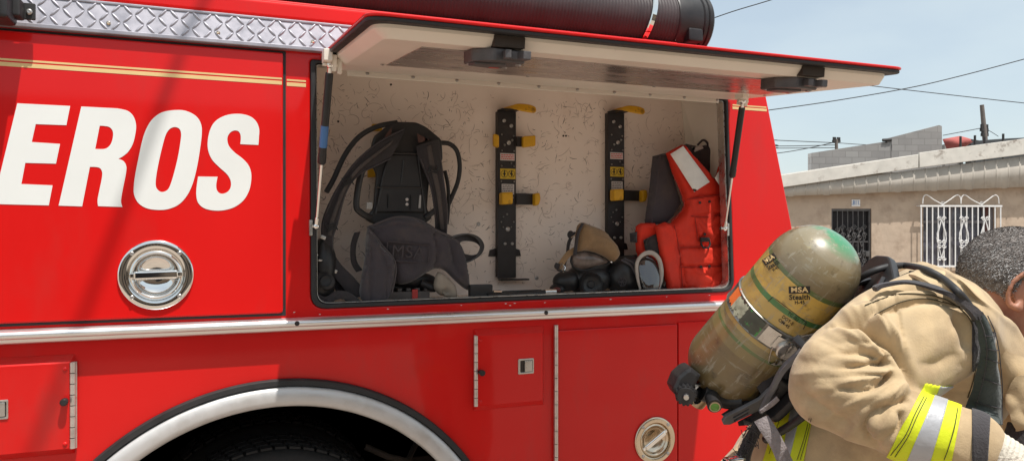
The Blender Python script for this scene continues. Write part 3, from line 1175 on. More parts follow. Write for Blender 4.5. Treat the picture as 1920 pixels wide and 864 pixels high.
bottle_bracket(bx1, bz1, True)
bx2, bz2 = TR.px(1156, 208, CD + .03)
bottle_bracket(bx2, bz2, False)
bx3, bz3 = TR.px(742, 245, CD + .03)
mb = MB()
d0 = CD + .001
mb.fbox(TR, bx3 - .04, bx3 + .04, bz3 - .62, bz3, d0, d0 + .026, bevel=.002)
b3 = mb.build("bottle_bracket", M['darkmetal'], truck)
for pts in ([(697, 233), (716, 232), (716, 246), (697, 246)], [(689, 298), (710, 296), (711, 332), (689, 333)]):
    mb = MB()
    mb.plate([rounded(TR.pts(pts, d0 + .04), .005)], d0 + .03, d0 + .05, bevel=.004)
    mb.build("clamp", M['yellow'], b3)
# rail foot on the floor under the pack
mb = MB()
fa, fb = TR.px(735, 552, -.10)
fc, fd = TR.px(806, 545, -.10)
mb.fbox(TR, fa - .02, fc, lz0 + .001, lz0 + .035, -.16, -.10, bevel=.003)
for k in range(5):
    mb.fbox(TR, fa - .01 + k * .032, fa + .006 + k * .032, lz0 + .035, lz0 + .046, -.15, -.11, bevel=.002)
mb.fbox(TR, fa + .01, fc + .02, lz0 + .001, lz0 + .008, -.098, -.05, bevel=.002)
ft = mb.build("bracket_foot", mat("dusty_dark_steel", (.13, .11, .10), .6, metal=.3, var=.3, scale=30), truck)
mb = MB()
ra, _ = TR.px(779, 550, -.09)
mb.fbox(TR, ra - .010, ra + .010, lz0 + .009, lz0 + .042, -.0995, -.0965)
mb.build("red_tag", M['label_red'], ft)

# small chips along the lower edge of the opening
rnd = random.Random(4)
mb = MB()
for u, v in ((865, 572), (948, 569), (957, 572), (965, 568), (1022, 567), (728, 579), (1145, 561), (1250, 556), (600, 589), (1330, 553), (552, 585)):
    o = TR.at(u, v, .0003)
    pts = []
    for k in range(6):
        a = 2 * PI * k / 6
        r = rnd.uniform(.0012, .0034)
        pts.append(o + Vector((r * 1.7 * math.cos(a), 0, r * .7 * math.sin(a))))
    mb.face(pts)
mb.build("paint_chips", M['label_w'], truck, angle=None)

# ================================================================= lift-up compartment door
HZ = 2.142
dir_out = Vector((0, -.80, -.076)).normalized()
DF = Frame((0, 2.485, HZ), (1, 0, 0), dir_out, Vector((0, dir_out.z, -dir_out.y)).normalized() * -1)   # up = outward, n = underside (down)
XL, XR, LO = .326, 1.912, .800
mb = MB()
mb.plate([rounded([(XL - .012, .0), (XR + .012, .0), (XR + .012, LO + .012), (XL - .012, LO + .012)], [.01, .01, .05, .05], 6)], -.020, -.012, F=DF, bevel=.003)
flap = mb.build("lift_up_door", M['red'], truck)
mb = MB()
mb.plate([rounded([(XL - .010, .004), (XR + .010, .004), (XR + .010, LO + .008), (XL - .010, LO + .008)], [.01, .01, .05, .05], 6)], -.012, -.002, F=DF, bevel=.003)
mb.build("edge_seal", M['rubber'], flap)
# inner pan: sloped rim and floor
def rr(x0, x1, y0, y1, r):
    return rounded([(x0, y0), (x1, y0), (x1, y1), (x0, y1)], [.008, .008, r, r], 6)
mb = MB()
lo_ = rr(XL + .012, XR - .012, .02, LO - .026, .05)
hi_ = rr(XL + .040, XR - .018, .032, LO - .048, .03)
nn = len(lo_)
A = [mb.bm.verts.new(DF.P(a, b, -.002)) for a, b in lo_]
A1 = [mb.bm.verts.new(DF.P(a * .96 + c * .04, b * .96 + e * .04, .006)) for (a, b), (c, e) in zip(lo_, hi_)]
B0 = [mb.bm.verts.new(DF.P(a * .12 + c * .88, b * .12 + e * .88, .026)) for (a, b), (c, e) in zip(lo_, hi_)]
B = [mb.bm.verts.new(DF.P(a, b, .028)) for a, b in hi_]
for X, Y in ((A, A1), (A1, B0), (B0, B)):
    for j in range(nn):
        k = (j + 1) % nn
        mb.bm.faces.new((X[j], X[k], Y[k], Y[j]))
mb.bm.faces.new(B)
panm = mb.build("inner_pan", M['cream'], flap, angle=30)
M['scuffed'] = mat("scuffed_bright_plate", (0.50, 0.44, 0.42), 0.30, metal=0.75, var=0.18, scale=5, second=(0.10, 0.08, 0.075), sfac=(.60, .70), sscale=9, bump=.04, bscale=30, aniso=(1, 3.0, 1), rvar=.5)
for q in () and ((724,123),(790,89),(1340,170),(1430,150),(1420,165),(870,112),(985,108),(928,78),(1420,158),(1530,160),(1480,135),(690,28),(1684,133)): print('DF', q, DF.px(*q,.046))
px0 = DF.px(724, 123, .046)
px1 = DF.px(790, 89, .046)
mb = MB()
mb.plate([[(.472, .265), (1.82, .285), (1.82, .60), (1.52, .655), (.472, .68)]], .0284, .0305, F=DF, bevel=.0006)
mb.build("kick_plate", M['scuffed'], panm)
for i in range(7):
    mb = MB()
    xx = px0[0] + .012 + i * (XR - .04 - px0[0]) / 6.2
    mb.lathe([(.006, 0), (.006, .002), (0, .004)], DF.P(xx, .285 if i % 2 == 0 else .63, .0305), DF.n, n=10)
    mb.build("screw", M['screw'], panm)
# hinge strip along the top of the opening
mb = MB()
mb.fbox(TR, XL + .075, XR - .06, HZ - .040, HZ - .016, .003, .012, bevel=.002)
mb.tube([TR.P(XL + .01, HZ - .008, .012), TR.P(XR - .01, HZ - .008, .012)], .007, n=10)
hs = mb.build("hinge_strip", M['cream'], truck)
for k in range(10):
    mb = MB()
    mb.lathe([(.006, 0), (.006, .002), (0, .0045)], TR.P(XL + .14 + k * .153, HZ - .029, .012), TR.n, n=10)
    mb.build("screw", M['screw'], hs)
# slam latches: dark cast body with a hook, pocket behind
M['cast'] = mat("grey_cast_latch", (0.10, 0.093, 0.096), 0.5, metal=0.3, var=0.3, scale=30, bump=.1, bscale=90)
def slam_latch(a, b):
    lt = bpy.data.objects.new("slam_latch", None)
    COL.objects.link(lt)
    register(lt, flap, DF.P(a, b, .05))
    mb = MB()
    mb.plate([rounded([(a - .066, b - .050), (a - .030, b - .072), (a + .050, b - .066), (a + .066, b - .02), (a + .064, b + .045), (a - .02, b + .058), (a - .066, b + .015)], .006)], .0286, .060, F=DF, bevel=.0035)
    mb.plate([rounded([(a - .060, b - .030), (a + .0, b - .044), (a + .030, b - .03), (a + .02, b + .03), (a - .055, b + .012)], .005)], .0595, .066, F=DF, bevel=.002)
    mb.plate([rounded([(a + .002, b + .03), (a + .064, b + .03), (a + .064, b + .085), (a + .044, b + .085), (a + .036, b + .062), (a + .022, b + .062), (a + .012, b + .085), (a - .002, b + .08)], .003)], .034, .054, F=DF, bevel=.002)
    mb.build("latch_body", M['cast'], lt)
    for q in ((-.052, -.036), (.044, -.052), (.054, .02)):
        mb = MB()
        mb.lathe([(.009, 0), (.009, .003), (0, .006)], DF.P(a + q[0], b + q[1], .060), DF.n, n=12)
        mb.build("screw", M['screw'], lt)
    mb = MB()
    mb.fbox(DF, a - .005, a + .02, b - .03, b - .02, .0663, .0669)
    mb.build("red_mark", M['label_red'], lt, angle=None)
    # dark block standing for the shaded pocket in the rim
    mb = MB()
    mb.fbox(DF, a - .025, a + .055, LO - .052, LO - .020, -.001, .0265, bevel=.002)
    mb.build("pocket", M['dark'], lt)
slam_latch(.650, .715)
slam_latch(1.585, .70)

# --- gas struts with ball ends
def strut(top, bot, mid, dt, db, bracket_to, blue):
    P0 = TR.at(*top, dt)
    P1 = TR.at(*bot, db)
    ax = (P1 - P0)
    L = ax.length
    un = ax / L
    st = bpy.data.objects.new("gas_strut", None)
    COL.objects.link(st)
    register(st, truck, P1)
    f = mid
    mb = MB()
    mb.lathe([(0, .024), (.011, .024), (.0118, .028), (.0118, f * L - .035), (.0128, f * L - .034), (.0128, f * L - .006), (.008, f * L), (0, f * L)], P0, un, n=20)
    mb.build("cylinder", M['black'], st)
    mb = MB()
    mb.lathe([(0, f * L), (.0045, f * L), (.0045, L - .03), (.007, L - .028), (.007, L), (0, L)], P0, un, n=14)
    mb.ball(P1, .011, seg=14)
    mb.build("rod", M['chrome'], st)
    mb = MB()
    mb.ball(P0, .0115, seg=14)
    mb.lathe([(0, 0), (.0065, 0), (.0065, .03), (0, .03)], P0, un, n=12)
    mb.build("ball_joint", M['chrome'], st)
    if blue:
        mb = MB()
        mb.lathe([(.0122, f * L * .60), (.0122, f * L * .82), (.0119, f * L * .82), (.0119, f * L * .60)], P0, un, n=20, close=True)
        mb.build("band", M['blue'], st)
    mb = MB()
    mb.fbox(TR, P0.x - .022, P0.x + .004, P0.z + .006, P0.z + .042, -P0.y + 2.5 - .02, -P0.y + 2.5 + .03, bevel=.003)
    mb.lathe([(.005, -.022), (.005, .022), (0, .022)], P0, (1, 0, 0), n=10)
    mb.box(P0 + Vector((.012, .015, .012)), (.014, .05, .05), Matrix.Rotation(.3, 3, 'X'), bevel=.003)
    mb.build("bracket", M['cream'], st)
    mb = MB()
    mb.lathe([(.006, -.02), (.006, .008), (0, .008)], P1, (1, 0, 0), n=10)
    mb.fbox(TR, P1.x + (.008 if not blue else -.022), P1.x + (.018 if not blue else -.012), P1.z - .03, P1.z + .02, 2.5 - P1.y - .012, 2.5 - P1.y + .006, bevel=.002)
    mb.build("bracket", M['steel'], st)
strut((619, 122), (593, 424), .60, .20, .012, None, True)
strut((1393, 190), (1359, 428), .58, .22, .0, None, False)
# small white lever beside the left strut
mb = MB()
P0 = TR.at(640, 122, .19)
mb.box(P0 + Vector((.02, 0, .012)), (.055, .014, .010), bevel=.004)
mb.box(P0 + Vector((-.006, 0, -.006)), (.016, .016, .045), bevel=.004)
mb.build("door_stop", M['cream'], flap)

# ================================================================= suction hose on the roof
HY, HZc, HR = 2.70, 2.462, .115
hose = thing("suction_hose", "thick ribbed black suction hose lying along the truck roof", "hose", (0, HY, 2.35))
mb = MB()
prof = []
x = -1.5
while x < 1.74:
    prof += [(HR, x), (HR + .0022, x + .0035), (HR, x + .007)]
    x += .014
mb.lathe(prof, (0, HY, HZc), (1, 0, 0), n=48)
mb.build("hose_body", M['hose'], hose)
mb = MB()
c = (0, HY, HZc)
mb.lathe([(HR - .02, 1.735), (HR + .004, 1.735), (HR + .008, 1.742), (HR + .008, 1.845), (HR + .004, 1.85), (HR + .010, 1.855), (HR + .010, 1.868), (HR + .005, 1.872), (HR + .011, 1.877), (HR + .011, 1.892), (HR + .004, 1.90), (HR - .02, 1.904), (0, 1.90)], c, (1, 0, 0), n=56)
mb.fbox(TR, 1.775, 1.845, HZc - .10, HZc - .045, 2.5 - HY + HR - .05, 2.5 - HY + HR + .006, bevel=.01)
mb.build("coupling", M['black'], hose)
mb = MB()
ring = []
for i in range(26):
    t = R(-75) + R(250) * i / 25
    ring.append(Vector((1.615 + .02 * math.sin(t * 1.3), HY - (HR + .008) * math.cos(t), HZc + (HR + .008) * math.sin(t))))
mb.ribbon([p + Vector((-.012, 0, 0)) for p in ring], [p + Vector((.012, 0, 0)) for p in ring], .008)
mb.ball(ring[0] + Vector((0, -.004, -.004)), .012)
mb.build("hose_clamp", M['chrome'], truck)
# ================================================================= things in the compartment
def sp2(pts, n=4, closed=True):
    return [tuple(p) for p in spline([Vector(p) for p in pts], n, closed)]
def strip_px(mb, A, B, d, t, n=5, F=TR, dfun=None):
    """strap between two traced edges; d may be a list of depths along it"""
    k = len(A)
    dd = d if isinstance(d, (list, tuple)) else [d] * k
    a = spline([F.at(u, v, q) for (u, v), q in zip(A, dd)], n)
    b = spline([F.at(u, v, q) for (u, v), q in zip(B, dd)], n)
    mb.ribbon(a, b, t)
def tube_px(mb, pts, d, r, n=5, F=TR, seg=8):
    dd = d if isinstance(d, (list, tuple)) else [d] * len(pts)
    mb.tube(spline([F.at(u, v, q) for (u, v), q in zip(pts, dd)], n), r, n=seg)

# --- breathing apparatus harness hanging on the left bracket
pk = thing("breathing_apparatus_harness", "charcoal breathing apparatus harness with backplate and waist pad hanging in the compartment", "harness", TR.at(740, 560, -.12))
D = -.13
mb = MB()
mb.plate([rounded(TR.pts([(737, 228), (781, 229), (800, 238), (829, 262), (831, 300), (806, 330), (801, 392), (812, 408), (796, 420), (700, 420), (684, 410), (700, 392), (706, 326), (690, 296), (702, 255)], D), .012)], D - .02, D, bevel=.006)
mb.plate([rounded(TR.pts([(728, 290), (782, 290), (788, 330), (797, 398), (703, 398), (716, 330)], D + .01), .008)], D - .002, D + .012, bevel=.005)
# raised ribs on the plate
for line in ([(723, 287), (787, 289)], [(704, 351), (795, 352)], [(715, 352), (704, 400)], [(784, 292), (797, 400)], [(757, 300), (752, 345)]):
    tube_px(mb, line, D + .012, .004, n=1)
# loop handles either side
tube_px(mb, [(690, 300), (676, 330), (668, 382), (676, 398), (697, 410)], D, .011)
tube_px(mb, [(812, 318), (821, 345), (826, 375), (818, 392), (797, 408)], D, .010)
mb.build("backplate", M['black'], pk)
mb = MB()
for a, b, c in (((707, 363), (707, 389), .0055), ((727, 364), (727, 390), .0055), ((770, 366), (769, 392), .0065)):
    mb.tube([TR.at(*a, D + .0125), TR.at(*b, D + .0125)], c, n=8, sx=.2)
mb.lathe([(.013, 0), (.013, .002), (0, .003)], TR.at(757, 250, D + .001), TR.n, n=20)
mb.build("slots", M['rubber'], pk)
for u, v in ((763, 374), (763, 383)):
    mb = MB()
    mb.lathe([(.0055, 0), (.0055, .002), (.0025, .005), (0, .002)], TR.at(u, v, D + .012), TR.n, n=12)
    mb.build("rivet", M['label_w'], pk)
mb = MB()
strip_px(mb, [(786, 366), (784, 390)], [(790, 366), (789, 390)], D + .014, .004)
mb.fbox(TR, *[TR.px(686, 0, D)[0], TR.px(697, 0, D)[0]], TR.px(0, 385, D)[1], TR.px(0, 370, D)[1], D + .0, D + .012, bevel=.002)
mb.build("buckle", M['screw'], pk)
# shoulder straps, padded
mb = MB()
strip_px(mb, [(760, 240), (715, 262), (668, 300), (632, 350), (606, 405), (602, 440), (606, 478)], [(730, 300), (706, 312), (672, 330), (650, 362), (634, 420), (626, 445), (626, 478)],
         [D + .018, D + .022, D + .025, D + .03, D + .04, D + .045, D + .045], .022)
mb.build("shoulder_strap", M['nylon'], pk)
mb = MB()
strip_px(mb, [(780, 275), (786, 300), (806, 350), (814, 400), (816, 436)], [(824, 262), (828, 300), (834, 345), (840, 395), (838, 440)], [D + .016, D + .025, D + .022, D + .0, D - .02], .022)
mb.build("shoulder_strap", M['nylon'], pk)
mb = MB()
pillow(mb, TR.pts([(722, 255), (735, 238), (734, 262), (727, 275)], D + .03), D + .024, .003, .002, rim=.01)
M['brownpatch'] = mat("brown_strap_patch", (.075, .035, .028), .8)
mb.build("strap_patch", M['brownpatch'], pk)
mb = MB()
pillow(mb, TR.pts([(783, 250), (806, 262), (785, 268)], D + .03), D + .024, .003, .002, rim=.01)
mb.build("strap_patch", M['brownpatch'], pk)
mb = MB()
tube_px(mb, [(745, 230), (706, 238), (672, 258), (646, 292), (626, 335), (612, 360)], [D - .01, D - .01, D - .005, D, D + .01, D + .02], .009)
tube_px(mb, [(825, 268), (843, 270), (857, 284), (862, 312), (858, 342), (846, 372), (836, 398), (832, 440)], [D - .01, D - .01, D - .01, D - .01, D - .02, D - .03, D - .04, D - .05], .0085)
tube_px(mb, [(834, 320), (840, 350), (841, 385), (838, 420)], D - .03, .007)
mb.build("air_hose", M['rubber'], pk)
mb = MB()
strip_px(mb, [(606, 470), (618, 505), (640, 535), (660, 560)], [(622, 468), (640, 496), (664, 520), (690, 552)], [D + .045, D + .05, D + .06, D + .06], .006)
strip_px(mb, [(612, 400), (602, 425), (606, 455), (622, 475)], [(617, 403), (607, 426), (611, 452), (626, 470)], D + .05, .004)
strip_px(mb, [(664, 436), (657, 460), (658, 492), (668, 510)], [(676, 434), (668, 462), (669, 488), (680, 506)], D + .03, .006)
mb.build("lower_strap", M['nylon'], pk)
mb = MB()
for u, v in ((606, 445), (627, 508)):
    mb.box(TR.at(u, v, D + .055), (.018, .006, .012), Matrix.Rotation(.4, 3, 'Y'), bevel=.002)
mb.build("strap_buckle", M['steel'], pk)
# webbing and edge seams on the shoulder straps
mb = MB()
strip_px(mb, [(738, 262), (708, 284), (668, 316), (640, 358), (620, 410), (614, 440)], [(732, 272), (704, 294), (668, 326), (645, 364), (627, 414), (622, 442)], [D + .036, D + .040, D + .043, D + .048, D + .056, D + .060], .004)
strip_px(mb, [(800, 275), (806, 310), (818, 360), (826, 430)], [(808, 272), (815, 308), (826, 358), (833, 430)], [D + .032, D + .039, D + .036, D + .004], .004)
mb.build("strap_webbing", M['webbing_dark'] if 'webbing_dark' in M else mat("dark_webbing", (.075, .062, .058), .85, var=.25, scale=90, bump=.3, bscale=320), pk)
mb = MB()
tube_px(mb, [(757, 243), (714, 265), (668, 303), (634, 352), (609, 406), (605, 440)], [D + .028, D + .031, D + .034, D + .039, D + .049, D + .054], .0022)
tube_px(mb, [(733, 297), (708, 309), (673, 328), (648, 360), (632, 418), (623, 443)], [D + .028, D + .031, D + .034, D + .039, D + .049, D + .054], .0022)
tube_px(mb, [(789, 298), (808, 349), (816, 400), (818, 434)], [D + .034, D + .031, D + .009, D - .012], .0022)
tube_px(mb, [(826, 298), (832, 345), (838, 395), (836, 438)], [D + .034, D + .031, D + .009, D - .012], .0022)
mb.build("strap_seam", M['padding'], pk)
for u, v, dd_ in ((652, 340, .052), (622, 425, .062), (813, 318, .044)):
    mb = MB()
    c = TR.at(u, v, D + dd_)
    for k in (-1, 0, 1):
        mb.box(c + Vector((0, 0, k * .009)), (.030, .004, .004), Matrix.Rotation(-.5 if u < 700 else .25, 3, 'Y'), bevel=.001)
    for k in (-1, 1):
        mb.box(c + Vector((k * .014, 0, 0)), (.004, .004, .024), Matrix.Rotation(-.5 if u < 700 else .25, 3, 'Y'), bevel=.001)
    mb.build("ladder_buckle", M['black'], pk)
M['pipe'] = mat("faded_piping", (.085, .072, .075), .85, var=.2, scale=40)
# waist pad
DW = D + .035
mb = MB()
pad = sp2([(688, 428), (706, 420), (732, 410), (752, 407), (776, 410), (800, 420), (820, 433), (845, 444), (862, 456), (872, 478), (877, 505), (880, 540), (871, 541), (852, 525), (836, 509), (822, 503), (806, 507), (786, 520), (764, 531), (742, 531), (716, 512), (700, 470)], 3)
pillow(mb, TR.pts(pad, DW), DW, .030, .015, rim=.025, wr=.009, wf=8, seed=3, step=.008,
       ridges=[(TR.pts([(690, 438), (745, 420), (795, 430), (850, 455)], DW), -.009, .006), (TR.pts([(812, 440), (818, 470), (812, 500)], DW), -.012, .007), (TR.pts([(720, 462), (760, 458), (800, 462)], DW), -.006, .005), (TR.pts([(842, 455), (850, 490), (868, 530)], DW), -.012, .009), (TR.pts([(716, 462), (734, 495), (740, 525)], DW), -.012, .010)])
waist = mb.build("waist_pad", M['padding'], pk, angle=60)
mb = MB()
fl = sp2([(690, 428), (700, 438), (716, 460), (735, 482), (741, 500), (739, 522), (733, 550), (724, 565), (700, 570), (682, 566), (674, 548), (678, 520), (685, 480), (686, 450)], 3)
pillow(mb, TR.pts(fl, DW + .04), DW + .035, .028, .012, rim=.02, wr=.008, wf=9, seed=8, step=.008,
       ridges=[(TR.pts([(694, 445), (690, 500), (690, 560)], DW), -.010, .006), (TR.pts([(706, 465), (722, 500), (718, 560)], DW), -.009, .006), (TR.pts([(690, 505), (738, 498)], DW), -.003, .005)])
mb.build("pad_wing", M['padding'], waist, angle=60)
mb = MB()
tube_px(mb, [(690, 430), (701, 440), (717, 461), (736, 483), (742, 501), (740, 522), (734, 550)], DW + .042, .0042)
mb.build("piping", M['pipe'], waist)
mb = MB()
tube_px(mb, [(690, 428), (706, 420), (732, 410), (752, 407), (776, 410), (800, 420), (820, 433), (845, 444), (862, 456)], DW + .008, .005)
mb.build("piping", M['pipe'], waist)
mb = MB()
tm = text_mesh("MSA", .060, bold=.0, half=.002, spacing=1.05)
a, b = TR.px(764, 473, DW + .028)
Mt = Matrix.Translation(TR.P(a, b, DW + .037)) @ Matrix(((TR.x.x, TR.up.x, TR.n.x), (TR.x.y, TR.up.y, TR.n.y), (TR.x.z, TR.up.z, TR.n.z))).to_4x4() @ Matrix.Rotation(-.08, 4, 'Z')
mb.add_mesh(tm, Mt)
c_, s_ = .074, .032
for p, q in (((-c_, -s_), (c_, -s_)), ((c_, -s_), (c_, s_)), ((c_, s_), (-c_, s_)), ((-c_, s_), (-c_, -s_))):
    mb.tube([Mt @ Vector((*p, 0)), Mt @ Vector((*q, 0))], .0022, n=6)
mb.build("embossed_mark", M['padding2'] if 'padding2' in M else mat("worn_padding_mark", (.056, .046, .050), .88, var=.2, scale=60), waist)
mb = MB()
strip_px(mb, [(848, 446), (866, 440), (884, 439), (900, 446), (908, 460), (903, 476), (886, 486), (868, 490)], [(856, 456), (870, 452), (886, 453), (896, 458), (901, 466), (898, 474), (884, 478), (866, 474)],
         [DW + .01, DW, DW - .02, DW - .03, DW - .03, DW - .02, DW, DW + .012], .004)
# the band turned edge-on: give it its width toward the viewer
A = spline([TR.at(u, v, DW + .02) for u, v in [(848, 446), (866, 440), (884, 439), (900, 446), (908, 460), (903, 476), (886, 488), (868, 494)]], 5)
mb.ribbon(A, [p + Vector((0, .05, .0)) for p in A], .004)
mb.build("waist_strap", M['nylon'], pk)
mb = MB()
mb.ball(TR.at(772, 525, D - .02), (.09, .03, .03))
mb.tube([TR.at(700, 540, -.16), TR.at(815, 536, -.16)], .022, n=14)
mb.tube([TR.at(790, 530, -.12), TR.at(813, 540, -.11)], .014, n=12)
mb.build("regulator", M['black'], pk)

# --- beige rubber piece, dark lumps at the left
mb = MB()
gl = sp2([(822, 510), (834, 514), (846, 524), (856, 538), (858, 556), (848, 562), (836, 556), (824, 552), (815, 540), (816, 524)], 3)
pillow(mb, TR.pts(gl, -.07), -.08, .03, .02, rim=.022, wr=.004, wf=25, seed=2, step=.008, ridges=[(TR.pts([(832, 546), (836, 547)], -.07), -.018, .009)])
g = mb.build("rubber_piece", M['putty'], None, angle=70)
tag(g, "beige crumpled rubber piece lying below the dark waist pad", "rubber_piece")
mk0 = thing("breathing_mask", "glossy black breathing mask in the lower left compartment corner", "mask", TR.at(610, 560, -.08))
mb = MB()
mb.ball(TR.at(606, 500, -.10), (.045, .05, .10))
mb.ball(TR.at(600, 535, -.08), (.05, .045, .055))
mb.tube([TR.at(590, 468, -.12), TR.at(612, 470, -.10)], .022, n=14)
mb.build("facepiece", M['black'], mk0)
mb = MB()
mb.lathe([(.026, 0), (.026, .02), (.018, .026), (.012, .022), (0, .022)], TR.at(614, 530, -.045), (-.3, -1, .3), n=24)
mb.build("inlet_port", M['rubber'], mk0)
mb = MB()
strip_px(mb, [(590, 545), (610, 556), (630, 545), (655, 548), (680, 566)], [(592, 572), (612, 576), (630, 562), (650, 562), (672, 574)], [-.04, -.03, -.03, -.03, -.04], .006)
strip_px(mb, [(626, 500), (645, 530), (668, 560)], [(612, 510), (630, 545), (650, 566)], [-.10, -.10, -.09], .006)
mb.build("head_strap", M['nylon'], mk0)
mb = MB()
for u, v, r in ((590, 478, .006), (613, 522, .004), (600, 488, .004)):
    mb.ball(TR.at(u, v, -.045), (r * 2, r, r))
mb.build("buckle", M['steel'], mk0)

# --- black hose with a bright tip on the floor
wand = thing("air_line", "thin black air line with a bright metal tip lying on the compartment floor", "air line", TR.at(980, 548, -.06))
mb = MB()
mb.fbox(TR, TR.px(880, 540, -.06)[0], TR.px(923, 540, -.06)[0], lz0 + .002, TR.px(900, 533, -.06)[1], -.08, -.05, bevel=.006)
tube_px(mb, [(915, 554), (950, 553), (1000, 550), (1022, 547)], -.045, .0085, n=3, seg=12)
tube_px(mb, [(920, 548), (960, 546), (1015, 544)], -.06, .0035, n=3)
mb.build("line_hose", M['black'], wand)
mb = MB()
tube_px(mb, [(1022, 547), (1031, 546), (1042, 546)], -.045, [.0095] * 11 if False else .0085, n=3, seg=12)
mb.build("tip", M['chrome'], wand)
mb = MB()
tube_px(mb, [(925, 547), (940, 547)], -.058, .006, n=2)
mb.build("fitting", M['chrome'], wand)

# --- first mask with its tan cloth hood
DM = -.14
mk = thing("breathing_mask", "black breathing mask with smoky lens and tan cloth harness on top", "mask", TR.at(1110, 550, DM))
mb = MB()
mb.ball(TR.at(1103, 523, DM - .01), (.098, .07, .062), seg=24)
mb.ball(TR.at(1108, 495, DM - .02), (.082, .06, .055), seg=24)
mb.ball(TR.at(1062, 527, DM + .01), (.055, .045, .040), seg=20)
mb.ball(TR.at(1045, 542, DM + .015), (.030, .035, .022), seg=16)
mb.lathe([(.046, 0), (.046, .018), (.041, .024), (.036, .018), (.030, .012), (.016, .010), (.012, .014), (0, .014)], TR.at(1106, 533, DM + .05), (-.1, -1, .05), n=36)
mb.build("facepiece", M['black'], mk)
mb = MB()
vz = sp2([(1073, 480), (1080, 473), (1100, 471), (1122, 476), (1142, 487), (1140, 494), (1118, 500), (1095, 505), (1078, 500)], 3)
pillow(mb, TR.pts(vz, DM + .05), DM + .035, .020, .004, rim=.04, step=.008)
mb.build("lens", M['visor_warm'] if 'visor_warm' in M else mat("smoky_warm_lens", (.15, .115, .10), .18, var=.5, scale=26, detail=2), mk)
mb = MB()
tube_px(mb, [(1073, 480), (1080, 473), (1100, 471), (1122, 476), (1142, 487), (1140, 494), (1118, 502), (1095, 507), (1078, 502), (1071, 490), (1073, 480)], DM + .036, .005)
mb.build("lens_frame", M['rubber'], mk)
mb = MB()
hd = sp2([(1084, 424), (1093, 417), (1110, 423), (1132, 432), (1147, 447), (1159, 463), (1160, 480), (1149, 492), (1138, 484), (1118, 474), (1098, 470), (1081, 471), (1080, 450)], 3)
pillow(mb, TR.pts(hd, DM + .05), DM + .045, .045, .045, rim=.06, wr=.006, wf=18, seed=11, step=.009,
       ridges=[(TR.pts([(1085, 460), (1115, 455), (1150, 470)], DM), -.006, .006), (TR.pts([(1095, 440), (1125, 450), (1145, 475)], DM), .006, .010)])
mb.build("cloth_hood", M['hood'], mk, angle=70)
mb = MB()
strip_px(mb, [(1090, 418), (1081, 436), (1077, 458), (1074, 478)], [(1096, 418), (1087, 437), (1083, 460), (1082, 478)], DM + .075, .006)
strip_px(mb, [(1080, 436), (1070, 455), (1066, 480), (1060, 500)], [(1076, 434), (1064, 452), (1060, 478), (1052, 498)], DM + .05, .006)
mb.build("harness_strap", M['nylon'], mk)
mb = MB()
strip_px(mb, [(1078, 462), (1062, 472), (1050, 488), (1042, 500)], [(1078, 474), (1068, 482), (1058, 496), (1052, 506)], DM + .06, .005)
mb.build("harness_strap", M['hood'], mk)
mb = MB()
strip_px(mb, [(1042, 492), (1039, 500), (1046, 508), (1056, 512)], [(1053, 496), (1050, 502), (1053, 506), (1060, 508)], DM + .062, .005)
mb.build("strap_end", M['nylon'], mk)
mb = MB()
mb.ball(TR.at(1070, 440, DM + .04), (.014, .01, .016))
mb.build("strap_roll", M['nylon'], mk)
mb = MB()
for pts in ([(1048, 506), (1053, 493), (1060, 501), (1056, 511), (1048, 506)], [(1071, 446), (1078, 441)], [(1055, 509), (1060, 506), (1061, 500)]):
    tube_px(mb, pts, DM + .068, .0022, n=1, seg=6)
mb.ball(TR.at(1146, 491, DM + .06), .005)
mb.build("buckle", M['chrome'], mk)
mb = MB()
mb.ball(TR.at(1044, 543, DM + .05), (.016, .01, .010))
mb.build("red_cap", mat("dark_red_cap", (.12, .02, .018), .5), mk)

# --- second mask lying on its side, its lens in a pale rim
DN = -.12
mk2 = thing("breathing_mask", "second black mask lying beside the vest with shiny lens in a grey rim", "mask", TR.at(1190, 548, DN))
mb = MB()
mb.ball(TR.at(1166, 518, DN - .02), (.085, .06, .065), seg=24)
mb.ball(TR.at(1192, 512, DN - .04), (.075, .06, .075), seg=24)
mb.ball(TR.at(1215, 540, DN - .01), (.11, .05, .020), seg=20)
pillow(mb, TR.pts(sp2([(1150, 490), (1165, 480), (1190, 480), (1195, 500), (1200, 540), (1150, 545), (1138, 520)], 3), DN), DN, .05, .03, rim=.05, wr=.006, wf=20, seed=4, step=.01)
mb.build("facepiece", M['black'], mk2, angle=60)
mb = MB()
o = TR.at(1167, 528, DN + .055)
for k in range(6):
    t0 = k * PI / 3
    mb.tube([o, o + Vector((.018 * math.cos(t0), 0, .018 * math.sin(t0)))], .0016, n=6)
    t1 = t0 + PI / 3
    mb.tube([o + Vector((.018 * math.cos(t0), 0, .018 * math.sin(t0))), o + Vector((.018 * math.cos(t1), 0, .018 * math.sin(t1)))], .0016, n=6)
tube_px(mb, [(1165, 487), (1185, 500), (1198, 530), (1203, 545)], DN + .055, .004)
tube_px(mb, [(1170, 484), (1190, 497), (1203, 527), (1208, 545)], DN + .05, .004)
mb.build("voice_port", M['padding'], mk2)
mb = MB()
ov = [(1196, 500), (1200, 486), (1211, 479), (1223, 479), (1234, 488), (1238, 505), (1237, 525), (1232, 540), (1220, 546), (1206, 543), (1199, 525)]
yc_ = TR.px(1218, 510, DN + .06)[1]
pillow(mb, TR.pts(sp2(ov, 3), DN + .06), DN + .055, .016, .006, rim=.05, step=.006, tilt=lambda x, y: -.30 * (y - yc_))
mb.build("lens", M['visor'], mk2, angle=70)
mb = MB()
A = spline([TR.at(u, v, DN + .062) for u, v in [(1200, 548), (1193, 525), (1190, 500), (1195, 483), (1208, 471), (1224, 470), (1237, 482), (1243, 505), (1241, 528), (1234, 545)]], 5)
